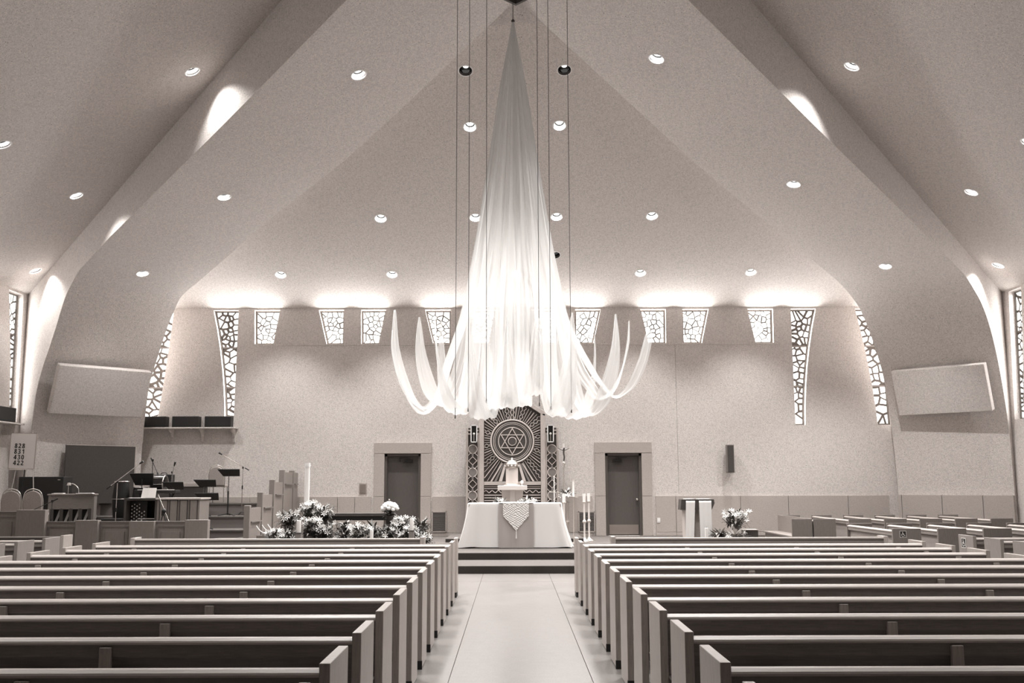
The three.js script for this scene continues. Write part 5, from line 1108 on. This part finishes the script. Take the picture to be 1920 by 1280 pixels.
{ // upright piano, back turned to the nave
  const g = thing('upright_piano', 'small upright piano with slatted back turned to the pews', 'piano', V(-9.88, GF, 22.6), 16 * R);
  mesh('top_lid', bx(1.0, 0.03, 0.56, 0, 1.165, -0.2, 0.006), mat.oak, g);
  for (const s of [-1, 1]) mesh('side', bx(0.05, 1.15, 0.52, s * 0.45, 0.575, -0.2), mat.woodB, g);
  mesh('top_beam', bx(0.86, 0.3, 0.06, 0, 0.99, 0.02, 0.004), mat.woodB, g); mesh('bottom_beam', bx(0.86, 0.12, 0.06, 0, 0.06, 0.02), mat.woodB, g);
  mesh('soundboard', bx(0.86, 0.76, 0.02, 0, 0.48, -0.1), mat.black, g);
  for (let i = 0; i < 5; i++) mesh('back_post', bx(0.07, 0.74, 0.08, -0.39 + i * 0.195, 0.49, 0.01, 0.004), mat.woodDark, g);
  for (let i = 0; i < 4; i++) { const e = bx(0.05, 0.5, 0.014, 0, 0, 0); e.rotateZ(-0.32); e.translate(-0.29 + i * 0.195, 0.64, -0.07); mesh('rib', e, mat.white, g); }
  mesh('front_panel', bx(0.86, 1.1, 0.04, 0, 0.58, -0.44), mat.woodB, g); mesh('key_shelf', bx(0.92, 0.08, 0.22, 0, 0.66, -0.56), mat.wood, g);
  const l = thing('gooseneck_lamp', 'small gooseneck lamp on top of the piano', 'lamp', V(-10.0, GF + 1.18, 22.75)); mesh('base', bx(0.12, 0.025, 0.09, 0.2, 0.0125, 0, 0.005), mat.black, l); mesh('neck', tube([P3(0.2, 0.02, 0), P3(0.19, 0.12, 0), P3(0.08, 0.22, 0), P3(-0.02, 0.23, 0)], 0.008, 20, 6), mat.chrome, l); mesh('head', cyl(0.05, 0.03, 0.06, -0.03, 0.19, 0, 14), mat.chrome, l);
  mesh('rod', rod(P3(-0.03, 0, 0.02), P3(-0.03, 0.2, 0.02), 0.006), mat.chrome, l);
  for (const [x, w, lab] of [[-10.22, 0.24, 'pale papers on the outer end of the piano lid'], [-9.62, 0.36, 'pale papers on the organ end of the piano lid']]) { const p = thing('papers', lab, 'papers', V(x, GF + 1.181, 22.68), 0.2); mesh('sheet', bx(w, 0.012, 0.24, 0, 0.006, 0, 0.002), mat.paper, p); mesh('sheet', bx(w * 0.8, 0.008, 0.22, 0.02, 0.016, 0.01), mat.white, p); }
}
function chair(x, d, y0, turn, label) {
  const g = thing('banquet_chair', label, 'chair', V(x, y0, d), turn, 'rounded-back choir chairs');
  const s = new THREE.Shape(); s.moveTo(-0.18, 0); s.lineTo(0.18, 0); s.lineTo(0.18, 0.28); s.absarc(0, 0.28, 0.18, 0, Math.PI, false); s.closePath();
  const b = extrude(s, 0.035, 0.008); b.rotateX(0.12); b.translate(0, 0.47, 0.16); mesh('backrest', metric(b, 'y'), mat.stone, g);
  mesh('seat', bx(0.4, 0.06, 0.4, 0, 0.44, -0.04, 0.02), mat.stone, g);
  const pts = [P3(-0.2, 0.4, 0.16), P3(-0.2, 0.75, 0.2), P3(-0.14, 0.92, 0.22), P3(0, 0.97, 0.225), P3(0.14, 0.92, 0.22), P3(0.2, 0.75, 0.2), P3(0.2, 0.4, 0.16)]; mesh('back_frame', tube(pts, 0.012, 30, 6), mat.chrome, g);
  for (const p of [-1, 1]) for (const q of [-1, 1]) mesh('leg', rod(P3(p * 0.18, 0.42, q * 0.16), P3(p * 0.2, 0, q * 0.2), 0.011, 6), mat.chrome, g);
}
chair(-10.62, 21.5, 0.601, 0.15, 'rounded grey choir chair at the picture edge');
chair(-10.2, 21.6, 0.601, 0.1, 'rounded grey choir chair next to the piano');
{ const p = thing('chair_platform', 'low carpeted platform under the choir chairs behind the rail', 'platform', V(-10.85, GF, 21.5)); mesh('deck', bx(1.9, 0.04, 1.0, 0, 0.305, 0, 0.005), mat.carpet, p); mesh('skirt', bx(1.86, 0.285, 0.96, 0, 0.1425, 0), mat.grey, p); }
chair(-7.68, 26.3, 1.18, 0, 'rounded grey chair alone on the highest tier against the wall');
{ // black cabinet speaker, hymn board on easel, grey board
  const k = thing('black_cabinet', 'large black cabinet speaker behind the easel', 'speaker', V(-10.95, GF, 23.6)); mesh('body', bx(1.04, 1.57, 0.5, 0, 0.785, 0, 0.015), mat.black, k); mesh('badge', bx(0.06, 0.02, 0.004, 0.42, 1.5, 0.251), mat.steel, k);
  const e = thing('easel', 'thin metal easel holding the hymn number board', 'easel', V(-11.1, GF, 22.9)); const top = P3(0, 2.65, -0.05);
  for (const x of [-0.42, 0.36]) mesh('leg', rod(P3(x, 0, 0.12), P3(x * 0.25, 2.62, -0.02), 0.012, 6), mat.chrome, e);
  mesh('rear_leg', rod(P3(-0.28, 0, -0.35), P3(-0.02, 2.4, -0.06), 0.012, 6), mat.black, e); mesh('ledge', bx(0.5, 0.025, 0.08, -0.05, 1.735, 0.1), mat.chrome, e);
  const b = thing('hymn_board', 'white hymn board with four black hymn numbers on the easel', 'board', V(-11.15, GF + 1.75, 22.78), -3 * R);
  b.rotation.z = -1.5 * R; const brd = bx(0.6, 0.8, 0.02, 0, 0.4, 0, 0.004); mesh('board', brd, mat.paper, b);
  mesh('rim', [bx(0.61, 0.012, 0.026, 0, 0.8, 0), bx(0.61, 0.012, 0.026, 0, 0.0, 0), bx(0.012, 0.8, 0.026, 0.3, 0.4, 0), bx(0.012, 0.8, 0.026, -0.3, 0.4, 0)], mat.steel, b);
  const font = await new FontLoader().loadAsync('fonts/droid/droid_sans_bold.typeface.json');
  ['828', '831', '430', '422'].forEach((t, i) => [...t].forEach((ch, j) => { const tg = new TextGeometry(ch, { font, size: 0.105, depth: 0.004, curveSegments: 4 }); tg.scale(0.86, 1, 1); tg.computeBoundingBox(); const w = tg.boundingBox.max.x - tg.boundingBox.min.x; tg.translate(-0.16 + j * 0.088 - w / 2 - tg.boundingBox.min.x, 0.46 - i * 0.128, 0.0105); mesh('numeral', tg, mat.print, b); }));
  const p = thing('grey_board', 'large dark grey felt board against the choir-side pier', 'board'); const a0 = ribPoint(1, 15.22, -0.62, 0), a1 = ribPoint(1, 15.22, 1.15, 0), mid = a0.clone().add(a1).multiplyScalar(0.5), dir = a1.clone().sub(a0), wdt = dir.length();
  p.position.set(mid.x, 1.19, mid.z); p.rotation.y = Math.atan2(-dir.z, dir.x); mesh('felt', bx(wdt, 1.45, 0.04, 0, 0.725, 0), mat.felt, p); mesh('edge_strip', [bx(0.025, 1.45, 0.055, wdt / 2 + 0.0125, 0.725, 0), bx(wdt, 0.02, 0.055, 0, 1.46, 0)], mat.stone, p);
}
{ // speaker shelves
  const g = thing('wall_shelf', 'narrow bracketed wall shelf under the tall windows on the choir side', 'shelf', V(-8.75, 3.14, 27));
  mesh('board', bx(2.66, 0.035, 0.36, 0, 0.0175, 0.18, 0.004), mat.plaster, g);
  for (const x of [-0.9 - 0.35, -0.42, 0.4, 1.24]) { const e = extrude(poly([[0, 0], [0.3, 0], [0.3, -0.04], [0.14, -0.1], [0.06, -0.22], [0.05, -0.34], [0, -0.38]]), 0.06); e.rotateY(-Math.PI / 2); e.translate(x + 0.03, 0, 0); mesh('bracket', metric(e, 'y'), mat.plaster, g); }
  const sp = (x, w, lab) => { const s = thing('box_speaker', lab, 'speaker', V(x, 3.176, 26.8), 0, 'black speakers on the wall shelf'); mesh('cabinet', bx(w, 0.29, 0.28, 0, 0.145, 0, 0.01), mat.black, s); mesh('grille', bx(w - 0.04, 0.25, 0.01, 0, 0.145, 0.142, 0.003), mat.black, s); };
  sp(-9.58, 0.62, 'black speaker on the wall shelf, nearest the pier'); sp(-8.75, 0.7, 'black speaker in the middle of the wall shelf'); sp(-7.88, 0.7, 'black speaker on the wall shelf below the tall window');
  const s2 = thing('wall_shelf', 'bracketed shelf on the side wall at the picture edge', 'shelf', V(-12.3, 3.1, 23.2)); mesh('board', bx(0.42, 0.035, 2.2, 0.21, 0.0175, 0), mat.plaster, s2); for (const z of [-0.9, 0.2]) mesh('bracket', bx(0.3, 0.25, 0.05, 0.15, -0.125, z), mat.plaster, s2);
  const s3 = thing('box_speaker', 'black speaker on the side wall shelf at the picture edge', 'speaker', V(-12.05, 3.136, 23.4)); mesh('cabinet', bx(0.34, 0.34, 0.9, 0, 0.17, 0, 0.01), mat.black, s3); mesh('grille', bx(0.01, 0.28, 0.84, 0.172, 0.17, 0), mat.black, s3);
}

renderer.render(scene, camera);
